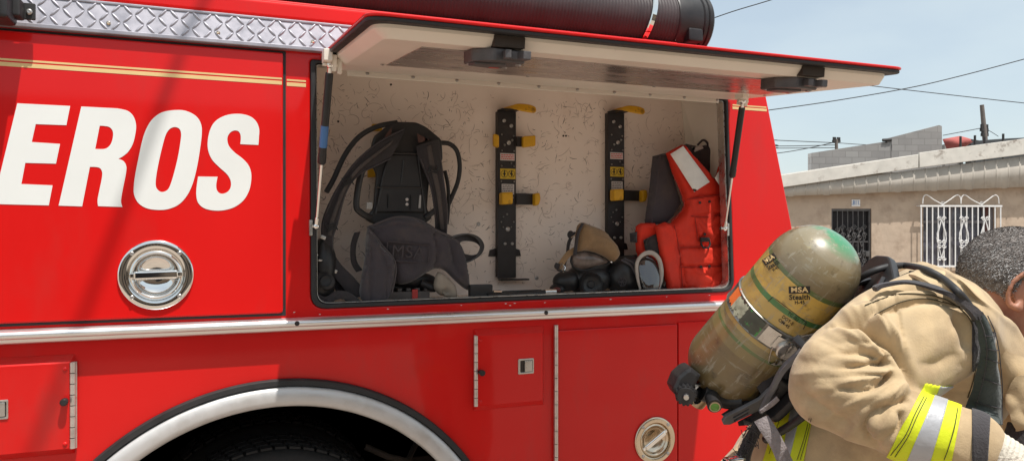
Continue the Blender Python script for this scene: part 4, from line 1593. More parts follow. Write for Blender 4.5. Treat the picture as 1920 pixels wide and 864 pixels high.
B = spline([TR.at(u, v, DN + .066) for u, v in [(1204, 548), (1199, 524), (1197, 500), (1201, 487), (1211, 479), (1223, 479), (1233, 489), (1237, 506), (1236, 526), (1231, 543)]], 5)
mb.ribbon(A, B, .012)
A = spline([TR.at(u, v, DN + .03) for u, v in [(1226, 470), (1240, 472), (1250, 490), (1252, 515), (1244, 540), (1232, 546)]], 5)
mb.ribbon(A, [p + Vector((.004, .03, 0)) for p in A], .005)
mb.build("lens_rim", M['rim'], mk2)

# --- orange flotation vest leaning in the right corner
DV = -.11
vest = thing("flotation_vest", "orange red flotation vest with silver tape standing in the compartment corner", "vest", TR.at(1310, 545, DV))
mb = MB()
pillow(mb, TR.pts([(1236, 291), (1262, 284), (1290, 380), (1275, 405), (1262, 418), (1238, 421), (1221, 419), (1230, 350)], DV), DV - .05, .02, .02, rim=.03, wr=.004, seed=1)
pillow(mb, TR.pts([(1284, 276), (1305, 266), (1330, 272), (1350, 266), (1364, 284), (1364, 320), (1346, 336), (1320, 336), (1300, 300)], DV), DV - .07, .02, .02, rim=.03, wr=.004, seed=4)
tube_px(mb, [(1308, 272), (1318, 263), (1326, 268), (1328, 278)], DV - .06, .005)
tube_px(mb, [(1236, 292), (1230, 350), (1221, 418)], DV - .035, .006)
mb.build("back_panel", M['padding'], vest, angle=60)
vr = lambda u, v: None
def Lp(pts):
    return TR.pts(pts, DV + .02)
mb = MB()
main = [(1254, 286), (1284, 270), (1312, 300), (1336, 330), (1346, 334), (1356, 305), (1362, 284), (1372, 300), (1372, 545), (1320, 543), (1256, 544), (1242, 500), (1236, 424), (1262, 418), (1278, 404), (1288, 384), (1282, 362), (1266, 325)]
pillow(mb, Lp(main), DV, .036, .02, rim=.022, wr=.0085, wf=12, seed=21, step=.010,
       ridges=[(Lp([(1290, 372), (1352, 366)]), -.008, .006), (Lp([(1272, 464), (1364, 460)]), -.009, .006), (Lp([(1262, 420), (1270, 470), (1275, 540)]), -.008, .006),
               (Lp([(1348, 336), (1350, 400), (1360, 470)]), -.010, .007), (Lp([(1300, 410), (1330, 440)]), .010, .012), (Lp([(1350, 420), (1330, 450)]), .010, .010), (Lp([(1300, 505), (1345, 535)]), .010, .012),
               (Lp([(1355, 505), (1335, 540)]), .010, .010), (Lp([(1305, 420), (1318, 460)]), -.008, .010)])
mb.build("front_panel", M['vest'], vest, angle=70)
def pocket(pts, d, T, seed, rd=()):
    mb = MB()
    pillow(mb, TR.pts(pts, d), d, T, .006, rim=.010, wr=.006, wf=17, seed=seed, step=.008, ridges=[(TR.pts(r, d), a, w) for r, a, w in rd])
    mb.build("pocket", M['vest'], vest, angle=70)
pocket([(1293, 372), (1347, 364), (1352, 400), (1320, 404), (1296, 404)], DV + .030, .012, 31)
pocket([(1300, 405), (1350, 402), (1354, 450), (1330, 452), (1306, 450)], DV + .026, .012, 33, [([(1305, 440), (1345, 410)], .008, .01), ([(1310, 410), (1325, 445)], -.008, .008)])
pocket([(1272, 466), (1364, 460), (1366, 495), (1320, 499), (1275, 499)], DV + .032, .011, 35)
pocket([(1278, 500), (1366, 497), (1368, 540), (1320, 542), (1284, 541)], DV + .028, .014, 37, [([(1300, 505), (1345, 538)], .010, .012), ([(1358, 505), (1330, 530)], -.008, .009)])
mb = MB()
pillow(mb, TR.pts([(1232, 423), (1250, 416), (1262, 420), (1268, 455), (1275, 500), (1278, 543), (1256, 545), (1250, 520), (1240, 470)], DV + .045), DV + .030, .020, .02, rim=.012, wr=.004, seed=14, step=.009)
mb.build("side_panel", M['vest'], vest, angle=70)
mb = MB()
pillow(mb, TR.pts([(1197, 424), (1206, 418), (1232, 418), (1238, 440), (1240, 490), (1234, 510), (1206, 505), (1198, 470)], DV), DV - .02, .022, .02, rim=.012, wr=.004, seed=15, step=.009)
mb.build("side_panel", M['vest'], vest, angle=70)
mb = MB()
pillow(mb, TR.pts([(1208, 450), (1228, 440), (1240, 436), (1246, 470), (1236, 478), (1212, 470)], DV + .02), DV + .012, .012, .006, rim=.012)
pillow(mb, TR.pts([(1183, 437), (1197, 434), (1197, 455), (1184, 454)], DV), DV - .01, .01, .006, rim=.012)
mb.build("belt", M['nylon'], vest)
mb = MB()
for ln in ([(1261, 324), (1277, 362), (1283, 386), (1272, 402), (1258, 414)], [(1240, 426), (1246, 480), (1260, 538)]):
    tube_px(mb, ln, DV + .030, .0022)
mb.build("seam", M['vestseam'], vest)
mb = MB()
for ln in ([(1288, 374), (1320, 369), (1350, 365)], [(1296, 405), (1322, 407), (1352, 402)], [(1273, 464), (1320, 462), (1364, 459)], [(1275, 500), (1320, 501), (1366, 497)], [(1303, 408), (1309, 452)], [(1264, 422), (1274, 470), (1280, 540)]):
    tube_px(mb, ln, DV + .040, .0019)
mb.build("pocket_seam", M['vestseam'], vest)
def tape(pts, d, T=.004):
    mb = MB()
    pillow(mb, TR.pts(pts, d), d, T, .002, rim=.006, wr=.0015, wf=20, seed=6, step=.009)
    mb.build("reflective_patch", M['vestlight'], vest, angle=70)
tape([(1257, 289), (1281, 274), (1331, 341), (1302, 360)], DV + .049)
tape([(1360, 300), (1369, 306), (1369, 364), (1352, 352), (1340, 334)], DV + .049)
mb = MB()
pillow(mb, TR.pts([(1310, 274), (1330, 271), (1333, 276), (1316, 283)], DV), DV - .05, .006, .003, rim=.01)
mb.build("collar_tag", M['label_w'], vest)
mb = MB()
c = TR.at(1322, 456, DV + .050)
mb.tube([c + Vector((-.02, 0, .016)), c + Vector((.02, 0, .016)), c + Vector((.022, -.004, -.004)), c + Vector((.012, -.006, -.018)), c + Vector((-.012, -.006, -.018)), c + Vector((-.022, -.004, -.004))], .004, n=8, closed=True)
mb.fbox(TR, c.x - .02, c.x + .02, c.z + .006, c.z + .024, DV + .040, DV + .052, bevel=.002)
mb.build("d_ring", M['black'], vest)
for u, v in ((1312, 380), (1330, 378), (1321, 439), (1314, 500), (1330, 499)):
    mb = MB()
    mb.lathe([(.0055, 0), (.0055, .003), (0, .005)], TR.at(u, v, DV + .044), TR.n, n=12)
    mb.build("snap", M['rubber'], vest)
# ================================================================= the firefighter
def sheet(name, curves, mat_, parent, th=.006, n=6, m=4, wr=0.0, wf=20, seed=0, angle=70):
    """cloth sheet through a family of curves with the same number of points"""
    rows = [spline(c, n) for c in curves]
    k = len(rows[0])
    cols = [spline([r[i] for r in rows], m) for i in range(k)]
    bm = bmesh.new()
    g = []
    for i, c in enumerate(cols):
        row = []
        for p in c:
            q = Vector(p)
            if wr:
                q += Vector((noise.noise(q * wf + Vector((seed, 0, 0))), noise.noise(q * wf + Vector((seed, 7, 0))), noise.noise(q * wf + Vector((seed, 0, 7))))) * wr
            row.append(bm.verts.new(q))
        g.append(row)
    for A, B in zip(g, g[1:]):
        for j in range(len(A) - 1):
            bm.faces.new((A[j], A[j + 1], B[j + 1], B[j]))
    bmesh.ops.recalc_face_normals(bm, faces=bm.faces[:])
    bmesh.ops.solidify(bm, geom=bm.faces[:], thickness=th)
    me = bpy.data.meshes.new(name)
    bm.to_mesh(me)
    bm.free()
    return link_mesh(name, me, mat_, parent, angle=angle)

def loft(mb, rings, n=36):
    """rings: (centre, axis u, axis v, half u, half v)"""
    f0 = len(mb.bm.faces)
    vr = []
    for c, u, v, a, b in rings:
        vr.append([mb.bm.verts.new(c + u * a * math.cos(2 * PI * j / n) + v * b * math.sin(2 * PI * j / n)) for j in range(n)])
    for A, B in zip(vr, vr[1:]):
        for j in range(n):
            mb.bm.faces.new((A[j], A[(j + 1) % n], B[(j + 1) % n], B[j]))
    mb.bm.faces.new(vr[0][::-1])
    mb.bm.faces.new(vr[-1])

def cs(r, u, f):
    return RIGHT * r + UP * u + FWD * f

PEL, NECK = W(1478, 930, 1.60), W(1822, 588, 1.43)
SA = (NECK - PEL).normalized()
SN = cs(-.70, .72, 0)
SN = (SN - SA * SN.dot(SA)).normalized()
SL = SA.cross(SN)
if SL.dot(FWD) > 0:
    SL = -SL
SLEN = (NECK - PEL).length
def TP(s, n=0.0, l=0.0):
    return PEL + SA * (s * SLEN) + SN * n + SL * l

SH = W(1748, 612, 1.275)
EL = W(1572, 712, 1.185)
WR = W(1846, 836, 1.105)
SH2 = TP(.84, -.03, -.20)
EL2 = TP(.50, -.12, -.30)
WR2 = W(2060, 880, 1.46)

person = thing("person", "firefighter in a tan turnout coat bending forward under an air cylinder", "person", (TP(-.05).x, TP(-.05).y, 0))
foot_y = PEL - UP * 0
hipR, hipL = PEL + SL * .10, PEL - SL * .10
def leg_joints(h, k):
    kn = Vector((h.x, h.y, .55)) + RIGHT * .06 + FWD * 0
    an = Vector((h.x, h.y, .10)) - RIGHT * .02
    return h, kn, an

# --- the body: one continuous figure
mb = MB()
loft(mb, [(TP(-.1), SL, SN, .12, .09), (TP(.1), SL, SN, .14, .10), (TP(.4), SL, SN, .14, .10), (TP(.75), SL, SN, .17, .11), (TP(.92), SL, SN, .13, .08), (TP(1.02), SL, SN, .06, .06)])
HC = W(1909, 547, 1.385)
hf = cs(.86, -.46, -.22).normalized()
hu = cs(.42, .89, -.05)
hu = (hu - hf * hu.dot(hf)).normalized()
hs_ = hf.cross(hu)
if hs_.dot(FWD) > 0:
    hs_ = -hs_          # towards the camera
Hrot = Matrix((hf, hs_, hu)).transposed()
def HP(f, s, u):
    return HC + hf * f + hs_ * s + hu * u
chain(mb, [(TP(.95, .0), .062), (HC - hf * .035 - hu * .055, .060), (HP(-.01, 0, -.02), .065)])
mb.ball(HP(-.012, 0, .022), (.100, .078, .092), Hrot, 24)
mb.ball(HP(.030, 0, -.035), (.068, .062, .085), Hrot, 24)
mb.ball(HP(.050, 0, -.085), (.045, .042, .035), Hrot, 16)
mb.ball(HP(.098, 0, -.030), (.016, .013, .022), Hrot, 12)
mb.ball(HP(.106, 0, -.042), (.013, .017, .011), Hrot, 12)
for s in (-1, 1):
    mb.ball(HP(.072, s * .034, .012), (.022, .026, .010), Hrot, 12)
    mb.ball(HP(.060, s * .046, -.030), (.022, .018, .020), Hrot, 12)
mb.ball(HP(.088, 0, -.068), (.012, .024, .006), Hrot, 12)
mb.ball(HP(.087, 0, -.080), (.012, .021, .007), Hrot, 12)
# ears: rim, hollow, lobe
for s in (-1, 1):
    er = []
    for i in range(15):
        t = R(-115) + R(300) * i / 14
        er.append(HP(-.022 - .019 * math.cos(t) - .004, s * (.077 + .012 + .004 * math.sin(t * .5)), -.008 + .033 * math.sin(t)))
    for p in er:
        mb.ball(p, .0062, seg=8)
    mb.ball(HP(-.020, s * .077, -.006), (.016, .009, .026), Hrot, 12)
    mb.ball(HP(-.016, s * .083, -.036), (.0095, .006, .011), Hrot, 10)
def hand(mb, wr, d, palm_n, curl):
    d = d.normalized()
    side = d.cross(palm_n).normalized()
    chain(mb, [(wr, .026), (wr + d * .03, .028)], step=.4)
    for k, off in enumerate((-.032, -.011, .011, .031)):
        kn = wr + d * .095 + side * off
        chain(mb, [(wr + d * .02 + side * off * .6, .017), (kn, .0125)], step=.4, seg=10)
        L = (.036, .042, .039, .030)[k]
        p, dd, r = kn, d.copy(), .0105
        for q in range(3):
            dd = (dd + palm_n * curl).normalized()
            nx_ = p + dd * (L * (1 - .18 * q))
            chain(mb, [(p, r), (nx_, r * .9)], step=.4, seg=10)
            p, r = nx_, r * .9
    t0 = wr + d * .03 - side * .028
    t1 = t0 + (d * .6 - side * .7 + palm_n * .3).normalized() * .042
    t2 = t1 + (d * .9 - side * .1 + palm_n * .35).normalized() * .034
    chain(mb, [(t0, .016), (t1, .012), (t2, .0105)], step=.4, seg=10)
fd = (WR - EL).normalized()
chain(mb, [(TP(.85), .08), (SH, .06)])
chain(mb, [(SH, .058), (EL, .045), (WR, .030)])
hand(mb, WR + fd * .035, (fd + cs(.1, -.5, 0)).normalized(), cs(-.2, -.9, .1).normalized(), .35)
chain(mb, [(TP(.85), .08), (SH2, .06)])
fd2 = (WR2 - EL2).normalized()
chain(mb, [(SH2, .058), (EL2, .045), (WR2, .030)])
hand(mb, WR2 + fd2 * .02, (fd2 + cs(0, -.4, 0)).normalized(), cs(-.2, -.9, -.1).normalized(), .35)
for h in (hipR, hipL):
    a, b, c = leg_joints(h, 0)
    chain(mb, [(PEL, .11), (a, .10), (b, .065), (c, .045), (c + RIGHT * .12 - UP * .06, .04)])
me = voxel(mb.mesh(), .0046, 6)
me.name = "person_body"
M['skin'] = mat("sunburnt_skin", (0.36, 0.165, 0.105), 0.48, var=.14, scale=22, bump=.12, bscale=200, second=(0.30, 0.10, 0.07), sfac=(.5, .7), sscale=14)
nt_, nl_, nb_ = nodes_of(M['skin'])
nb_.inputs["Subsurface Weight"].default_value = .12
nb_.inputs["Subsurface Radius"].default_value = (.012, .005, .003)
body = link_mesh("body", me, M['skin'], person, angle=80)

# --- hair: a cropped cap of separate short strands
M['hair'] = mat("cropped_dark_hair", (0.125, 0.106, 0.096), 0.65, var=.4, scale=120, spec=.4)
M['hairgrey'] = mat("greying_hair", (0.48, 0.46, 0.45), 0.45, var=.3, scale=120)
bvb = bvh_of(body)
mb = MB()
rnd = random.Random(3)
cnt = 0
cap_f = 0
def hairline(f, s, u):
    """inside the hair area of the head"""
    if u > .045 and f < .075:
        return True
    if f > .062:
        return False
    low = -.052 if f < -.045 else (-.052 + (f + .045) / .04 * .085 if f < -.005 else .033)
    return u > low
capv = {}
nu, nv = 64, 40
for i in range(nu):
    for j in range(nv):
        th, ph = 2 * PI * i / nu, -1.15 + 2.7 * j / (nv - 1)
        d_ = hf * math.cos(th) * math.cos(ph) + hs_ * math.sin(th) * math.cos(ph) + hu * math.sin(ph)
        h_ = bvb.ray_cast(HC + d_ * .25, -d_)
        if h_[0] is None:
            continue
        q = h_[0] - HC
        if hairline(q.dot(hf), q.dot(hs_), q.dot(hu) - .016):
            capv[(i, j)] = mb.bm.verts.new(h_[0] + d_ * .0010)
for (i, j) in list(capv):
    k = [(i, j), ((i + 1) % nu, j), ((i + 1) % nu, j + 1), (i, j + 1)]
    if all(x in capv for x in k):
        mb.bm.faces.new([capv[x] for x in k])
tries = 0
while cnt < 22000 and tries < 90000:
    tries += 1
    z = rnd.uniform(-.75, 1)
    th = rnd.uniform(0, 2 * PI)
    c_ = math.sqrt(1 - z * z)
    d_ = hf * c_ * math.cos(th) + hs_ * c_ * math.sin(th) + hu * z
    h_ = bvb.ray_cast(HC + d_ * .25, -d_)
    if h_[0] is None:
        continue
    q = h_[0] - HC
    f_, s_, u_ = q.dot(hf), q.dot(hs_), q.dot(hu)
    if abs(s_) > .0815 and u_ < .04:
        continue
    jit = rnd.gauss(0, .011)
    if not hairline(f_, s_, u_ + jit):
        continue
    lowness = max(0, min(1, (u_ + .055) / .06))
    if rnd.random() > .35 + .65 * lowness:
        continue
    nrm = d_.normalized()
    tdir = (-hu * .7 - hf * .5 + Vector((rnd.gauss(0, .5), rnd.gauss(0, .5), rnd.gauss(0, .5))))
    tdir = (tdir - nrm * tdir.dot(nrm)).normalized()
    L = rnd.uniform(.0028, .0058) * (.6 + .4 * lowness)
    gd = (nrm * .55 + tdir * .8).normalized()
    sd = gd.cross(nrm).normalized() * .00042
    p0 = h_[0] + nrm * .00042
    f0 = len(mb.bm.faces)
    vs = [mb.bm.verts.new(p) for p in (p0 - sd, p0 + sd, p0 + gd * L * .6 + sd * .8, p0 + gd * L + nrm * -.001, p0 + gd * L * .6 - sd * .8)]
    fc = mb.bm.faces.new(vs)
    fc.material_index = 1 if rnd.random() < .42 else 0
    cnt += 1
me = bpy.data.meshes.new("hair")
mb.bm.to_mesh(me)
mb.bm.free()
link_mesh("hair", me, [M['hair'], M['hairgrey']], person, angle=80)

# --- trousers and boots
M['coat'] = mat("tan_turnout_cloth", (0.455, 0.335, 0.195), 0.88, var=0.16, scale=30, bump=0.10, bscale=330, sheen=.15, second=(0.26, 0.175, 0.095), sfac=(.48, .74), sscale=7)
mb = MB()
loft(mb, [(TP(.02), SL, SN, .17, .14), (TP(-.12) - UP * .03, SL, SN, .19, .16), (PEL - UP * .16, SL, RIGHT, .19, .15)])
for h in (hipR, hipL):
    a, b, c = leg_joints(h, 0)
    chain(mb, [(a, .12), (b, .095), (Vector((c.x, c.y, .22)), .088)])
me = voxel(mb.mesh(), .012, 6)
link_mesh("trousers", me, M['coat'], person, angle=80)
for h in (hipR, hipL):
    a, b, c = leg_joints(h, 0)
    mb = MB()
    chain(mb, [(c + UP * .22, .075), (c + UP * .02, .062), (c + RIGHT * .10 - UP * .045, .050), (c + RIGHT * .17 - UP * .05, .046)])
    mb.box(c + RIGHT * .06 - UP * .085, (.30, .10, .03), Matrix((RIGHT, FWD, UP)).transposed(), bevel=.012)
    me = voxel(mb.mesh(), .010, 4)
    link_mesh("boot", me, M['rubber'], person, angle=80)

# --- the coat: torso, both sleeves, grown together and then creased
mb = MB()
loft(mb, [(TP(-.30, -.03), SL, SN, .195, .115), (TP(-.1, -.015), SL, SN, .195, .130), (TP(.15), SL, SN, .195, .150), (TP(.4), SL, SN, .195, .158), (TP(.62), SL, SN, .205, .166), (TP(.80, -.005), SL, SN, .195, .155),
          (TP(.92, -.012), SL, SN, .150, .112), (TP(.99, -.015), SL, SN, .088, .072), (TP(1.03, -.01), SL, SN, .066, .060)], 48)
chain(mb, [(TP(.86, .025, .08), .105), (W(1765, 612, 1.30), .090), (SH, .094), (W(1680, 650, 1.235), .097), (W(1615, 692, 1.20), .088), (W(1570, 717, 1.185), .071), (W(1630, 757, 1.155), .062), (W(1694, 797, 1.13), .054), (W(1790, 826, 1.113), .046), (W(1816, 830, 1.108), .0435)], step=.16, seg=22)
chain(mb, [(TP(.86, .02, -.08), .105), (SH2, .100), (EL2, .082), (WR2, .05)], step=.2, seg=18)
mb.ball(W(1534, 727, 1.19), .042)
me = voxel(mb.mesh(), .0031, 22, .5)
nV = len(me.vertices)
co = np.empty(nV * 3)
nr = np.empty(nV * 3)
me.vertices.foreach_get("co", co)
me.vertices.foreach_get("normal", nr)
co, nr = co.reshape(-1, 3), nr.reshape(-1, 3)
def cam_px(co):
    q = co - np.array(EYE)
    d = q @ np.array(FWD)
    return 960 + FOC * (q @ np.array(RIGHT)) / d, 432 - FOC * q[:, 2] / d, d
def creases(co, nr, folds):
    """folds: (line, amplitude, width, (near, far), lead) - lead 1 swells slowly from the first point and ends sharply at the last"""
    U_, V_, D_ = cam_px(co)
    q = co - np.array(EYE)
    facing = -(nr * (q / np.linalg.norm(q, axis=1)[:, None])).sum(1)
    out = np.zeros(len(co))
    for line, amp, w, (d0, d1), lead in folds:
        ln = np.array([tuple(p) for p in spline([Vector(p) for p in line], 6)])
        L = np.concatenate([[0], np.cumsum(np.hypot(*(ln[1:] - ln[:-1]).T))])
        best = np.full(len(co), 1e9)
        tt = np.zeros(len(co))
        for i in range(len(ln) - 1):
            dx, dy = ln[i + 1] - ln[i]
            l2 = dx * dx + dy * dy + 1e-9
            t = np.clip(((U_ - ln[i][0]) * dx + (V_ - ln[i][1]) * dy) / l2, 0, 1)
            d = np.hypot(U_ - ln[i][0] - t * dx, V_ - ln[i][1] - t * dy)
            m = d < best
            best[m] = d[m]
            tt[m] = (L[i] + t[m] * math.sqrt(l2)) / L[-1]
        if lead > 0:
            pr = np.clip(tt, 0, 1) ** .9 * np.clip((1.0 - tt) / .10 + .25, 0, 1)
        elif lead < 0:
            pr = np.clip(1 - tt, 0, 1) ** .9 * np.clip(tt / .10 + .25, 0, 1)
        else:
            pr = np.sin(np.clip(tt, 0.02, .98) * PI) ** .6
        ww = w * (.75 + .5 * (1 - pr))
        prof_ = np.exp(-(best / ww) ** 1.25) if amp < 0 else np.exp(-(best / ww) ** 2)
        out += amp * pr * prof_ * np.clip(facing * 2.0 + .3, 0, 1) * (D_ > d0) * (D_ < d1)
    return out
NEAR = (0, 1.30)
F_ = []
def crease(line, depth, w, ridge=.4, side=1, rng=NEAR, lead=0):
    """a valley and the softer roll that stands above (side 1) or below it"""
    F_.append((line, -depth * 1.9, w * .95, rng, lead))
    F_.append(([(x, y - side * w * 2.1) for x, y in line], depth * ridge * 1.25, w * 1.7, rng, lead))
# armpit line between back panel and sleeve, drags running from it into the sleeve
crease([(1545, 612), (1590, 604), (1628, 612), (1662, 634), (1690, 664), (1706, 700), (1710, 735)], .017, 9, .5, 1, NEAR, 0)
crease([(1612, 612), (1640, 628), (1660, 652), (1668, 684)], .012, 8, .5, 1, NEAR, 1)
crease([(1520, 682), (1560, 664), (1610, 656), (1655, 668)], .010, 10, .5, 1, NEAR, 1)
crease([(1530, 700), (1580, 690), (1630, 682), (1672, 682)], .012, 8, .5, 1, NEAR, 1)
crease([(1550, 716), (1590, 730), (1635, 728), (1676, 700)], .014, 9, .5, 1, NEAR, 1)
crease([(1545, 650), (1590, 636), (1640, 642)], .006, 9, .4, 1, NEAR, 1)
# yoke and back
crease([(1585, 608), (1640, 592), (1690, 574), (1740, 566), (1800, 576)], .008, 7, .8, 1, (0, 1.5), 0)
crease([(1786, 586), (1802, 606), (1812, 636), (1812, 660)], .012, 13, .4, -1, (0, 1.5), 0)
crease([(1615, 565), (1680, 548), (1740, 544), (1775, 554)], .006, 7, .8, 1, (0, 1.6), 0)
crease([(1720, 680), (1760, 684), (1800, 660)], .004, 18, .3, 1, NEAR, 0)
# elbow crumple
crease([(1655, 846), (1630, 826), (1620, 800), (1634, 776), (1668, 760)], .010, 12, .5, 1, NEAR, 0)
crease([(1690, 768), (1684, 800), (1660, 822), (1628, 836)], .010, 9, .5, 1, NEAR, -1)
crease([(1706, 742), (1680, 756), (1650, 762), (1612, 760)], .010, 11, .5, 1, NEAR, -1)
crease([(1490, 718), (1520, 748), (1560, 776), (1600, 806)], .005, 16, .5, -1, NEAR, 0)
disp = creases(co, nr, F_)
for i in range(nV):
    p = Vector(co[i])
    disp[i] += .0075 * (.28 - abs(noise.noise(Vector((p.x * 5, p.y * 5, p.z * 8)) + Vector((3, 1, 8))))) * 1.6 + .0026 * (.26 - abs(noise.noise(Vector((p.x * 12, p.y * 12, p.z * 16)) + Vector((0, 9, 2))))) * 1.5
    disp[i] += .0055 * noise.noise(p * 7) + .0020 * noise.noise(p * 17 + Vector((4, 0, 0)))
# drag folds fanning out from the armpit across the sleeve
U_, V_, D_ = cam_px(co)
dxp, dyp = U_ - 1712, V_ - 700
rr_, th_ = np.hypot(dxp, dyp), np.arctan2(dyp, -dxp)
fac_ = -(nr * ((co - np.array(EYE)) / np.linalg.norm(co - np.array(EYE), axis=1)[:, None])).sum(1)
for i in np.nonzero((rr_ < 260) & (rr_ > 25) & (D_ < 1.29) & (U_ < 1722) & (np.abs(th_) < 1.35) & (fac_ > .05))[0]:
    g = min(1, (rr_[i] - 25) / 30) * max(0, 1 - (rr_[i] / 260) ** 2) * min(1, fac_[i] * 2)
    v1 = noise.noise(Vector((th_[i] * 5.2, rr_[i] * .004, 3.3)))
    v2 = noise.noise(Vector((th_[i] * 11, rr_[i] * .007, 8.1)))
    disp[i] += g * (.011 * (.22 - abs(v1)) * 1.7 + .005 * (.22 - abs(v2)) * 1.5)
co2 = co + nr * disp[:, None]
me.vertices.foreach_set("co", co2.ravel())
me.update()
coat_src = me.copy()
coat = link_mesh("coat", me, M['coat'], person, angle=180)
# soften the sculpted creases a touch
md = coat.modifiers.new("s", 'SMOOTH')
md.iterations = 1
md.factor = .4
bvc = bvh_of(coat)

def hit(u, v, off=.006, bv=None, default=None):
    r = ray(u, v)
    h = (bv or bvc).ray_cast(EYE, r.normalized())
    if h[0] is None:
        return default
    return (h[0] - EYE).dot(FWD) - off

def drape(A, B, off=.006, n=6, bv=None, default=1.4, smooth=6, cap=None):
    """strap edges traced on the cloth: returns two 3D lines lying on it"""
    a = spline([Vector(p) for p in A], n)
    b = spline([Vector(p) for p in B], n)
    ds = []
    for p, q in zip(a, b):
        best = []
        for t in (0, .25, .5, .75, 1):
            w = p.lerp(q, t)
            h = hit(w[0], w[1], off, bv, None)
            if h is not None:
                best.append(h)
        ds.append(min(best) if best else None)
    last = next((x for x in ds if x is not None), default)
    for i, x in enumerate(ds):
        if x is None:
            x = last
        if i:
            x = max(last - .012, min(last + .003, x))
        ds[i] = x
        last = x
    for _ in range(smooth):
        ds = [min(ds[i], (ds[max(i - 1, 0)] + ds[i] + ds[min(i + 1, len(ds) - 1)]) / 3) if False else (ds[max(i - 1, 0)] + ds[i] + ds[min(i + 1, len(ds) - 1)]) / 3 for i in range(len(ds))]
    return [W(p[0], p[1], d) for p, d in zip(a, ds)], [W(q[0], q[1], d) for q, d in zip(b, ds)]

# --- coat collar, turned up round the neck
def Wd(u, v, d, off):
    h = hit(u, v, off)
    return W(u, v, min(d, h) if h is not None else d)
crows = []
for pts, off in (
    ([(1668, 526, 1.62), (1708, 516, 1.46), (1763, 544, 1.37), (1806, 574, 1.305), (1842, 612, 1.275), (1874, 660, 1.262), (1905, 720, 1.262), (1940, 790, 1.27)], .002),
    ([(1670, 512, 1.62), (1712, 504, 1.45), (1772, 532, 1.36), (1815, 566, 1.300), (1852, 600, 1.270), (1886, 644, 1.258), (1916, 704, 1.262), (1948, 772, 1.28)], .016),
    ([(1674, 502, 1.62), (1722, 496, 1.46), (1782, 523, 1.355), (1826, 558, 1.295), (1864, 588, 1.268), (1899, 626, 1.258), (1926, 684, 1.268), (1957, 752, 1.30)], .024),
    ([(1690, 493, 1.62), (1737, 490, 1.47), (1791, 516, 1.365), (1835, 553, 1.305), (1874, 581, 1.28), (1909, 613, 1.272), (1936, 668, 1.29), (1966, 735, 1.33)], .028),
    ([(1700, 499, 1.62), (1744, 497, 1.50), (1795, 523, 1.40), (1839, 563, 1.345), (1877, 592, 1.325), (1906, 620, 1.325), (1932, 676, 1.34), (1960, 745, 1.36)], .0)):
    crows.append([Wd(u, v, d, off) if off > 0 else W(u, v, d) for u, v, d in pts])
collar = sheet("collar", crows, M['coat'], person, th=.005, wr=.005, wf=16)
# front storm flap and the radio pocket edge at the right
flapc = sheet("storm_flap", [
    [W(1856, 640, 1.262), W(1876, 700, 1.258), W(1888, 760, 1.262), W(1888, 830, 1.28), W(1880, 900, 1.30)],
    [W(1890, 655, 1.245), W(1908, 710, 1.24), W(1920, 770, 1.245), W(1925, 840, 1.26), W(1922, 900, 1.29)],
    [W(1940, 690, 1.255), W(1960, 740, 1.26), W(1970, 790, 1.27), W(1975, 850, 1.29), W(1975, 900, 1.30)]],
    M['coat'], person, th=.004, wr=.016, wf=24, seed=3)
flapb = sheet("pocket_flap", [
    [W(1892, 748, 1.245), W(1904, 722, 1.236), W(1926, 704, 1.232), W(1962, 700, 1.238)],
    [W(1897, 768, 1.236), W(1908, 748, 1.228), W(1928, 736, 1.226), W(1962, 732, 1.234)],
    [W(1892, 790, 1.240), W(1910, 784, 1.232), W(1932, 776, 1.230), W(1962, 772, 1.236)],
    [W(1900, 808, 1.246), W(1915, 812, 1.240), W(1935, 806, 1.236), W(1965, 800, 1.240)]],
    M['coat'], person, th=.005, wr=.014, wf=34, seed=9)
mb = MB()
mb.box(W(1930, 830, 1.25), (.07, .05, .06), Matrix.Rotation(.4, 3, 'Y'), bevel=.01)
mb.build("radio_pouch", M['nylon'], person)
# neck tab and loop behind the collar
mb = MB()
A, B = drape([(1683, 508), (1700, 500), (1716, 496)], [(1690, 516), (1708, 509), (1722, 506)], .02)
mb.ribbon(A, B, .006)
mb.build("collar_loop", M['hood'], person)

# --- reflective bands cut from the coat itself
M['lime'] = mat("lime_trim", (0.60, 0.66, 0.012), 0.6, var=.06, scale=20, bump=.1, bscale=200)
M['silver'] = mat("silver_trim", (0.40, 0.40, 0.415), 0.42, var=.08, scale=40, bump=.08, bscale=120, metal=.2)
def eye_plane(p, q):
    r1, r2 = ray(*p), ray(*q)
    return r1.cross(r2).normalized()
def band(name, left, right, sel, off, m, parent):
    bm = bmesh.new()
    bm.from_mesh(coat_src)
    bm.faces.ensure_lookup_table()
    dl = []
    for f in bm.faces:
        c = f.calc_center_median()
        u, v, d = to_px(c)
        if not sel(u, v, d, c):
            dl.append(f)
    bmesh.ops.delete(bm, geom=dl, context='FACES')
    for (p, q), keep in ((left, 1), (right, -1)):
        nrm = eye_plane(p, q)
        mid = W((left[0][0] + right[0][0]) / 2, (left[0][1] + right[0][1]) / 2, 1.2)
        if (mid - EYE).dot(nrm) < 0:
            nrm = -nrm
        bmesh.ops.bisect_plane(bm, geom=bm.verts[:] + bm.edges[:] + bm.faces[:], plane_co=EYE, plane_no=nrm, clear_inner=True, clear_outer=False)
    bm.normal_update()
    for _ in range(3):
        bmesh.ops.smooth_vert(bm, verts=[v for v in bm.verts if not v.is_boundary], factor=.4, use_axis_x=True, use_axis_y=True, use_axis_z=True)
    bm.normal_update()
    for v in bm.verts:
        v.co += v.normal * off
    me = bpy.data.meshes.new(name)
    bm.to_mesh(me)
    bm.free()
    o = link_mesh(name, me, m, parent, angle=180)
    s = o.modifiers.new("s", 'SOLIDIFY')
    s.thickness = .0022
    s.offset = -1
    return o
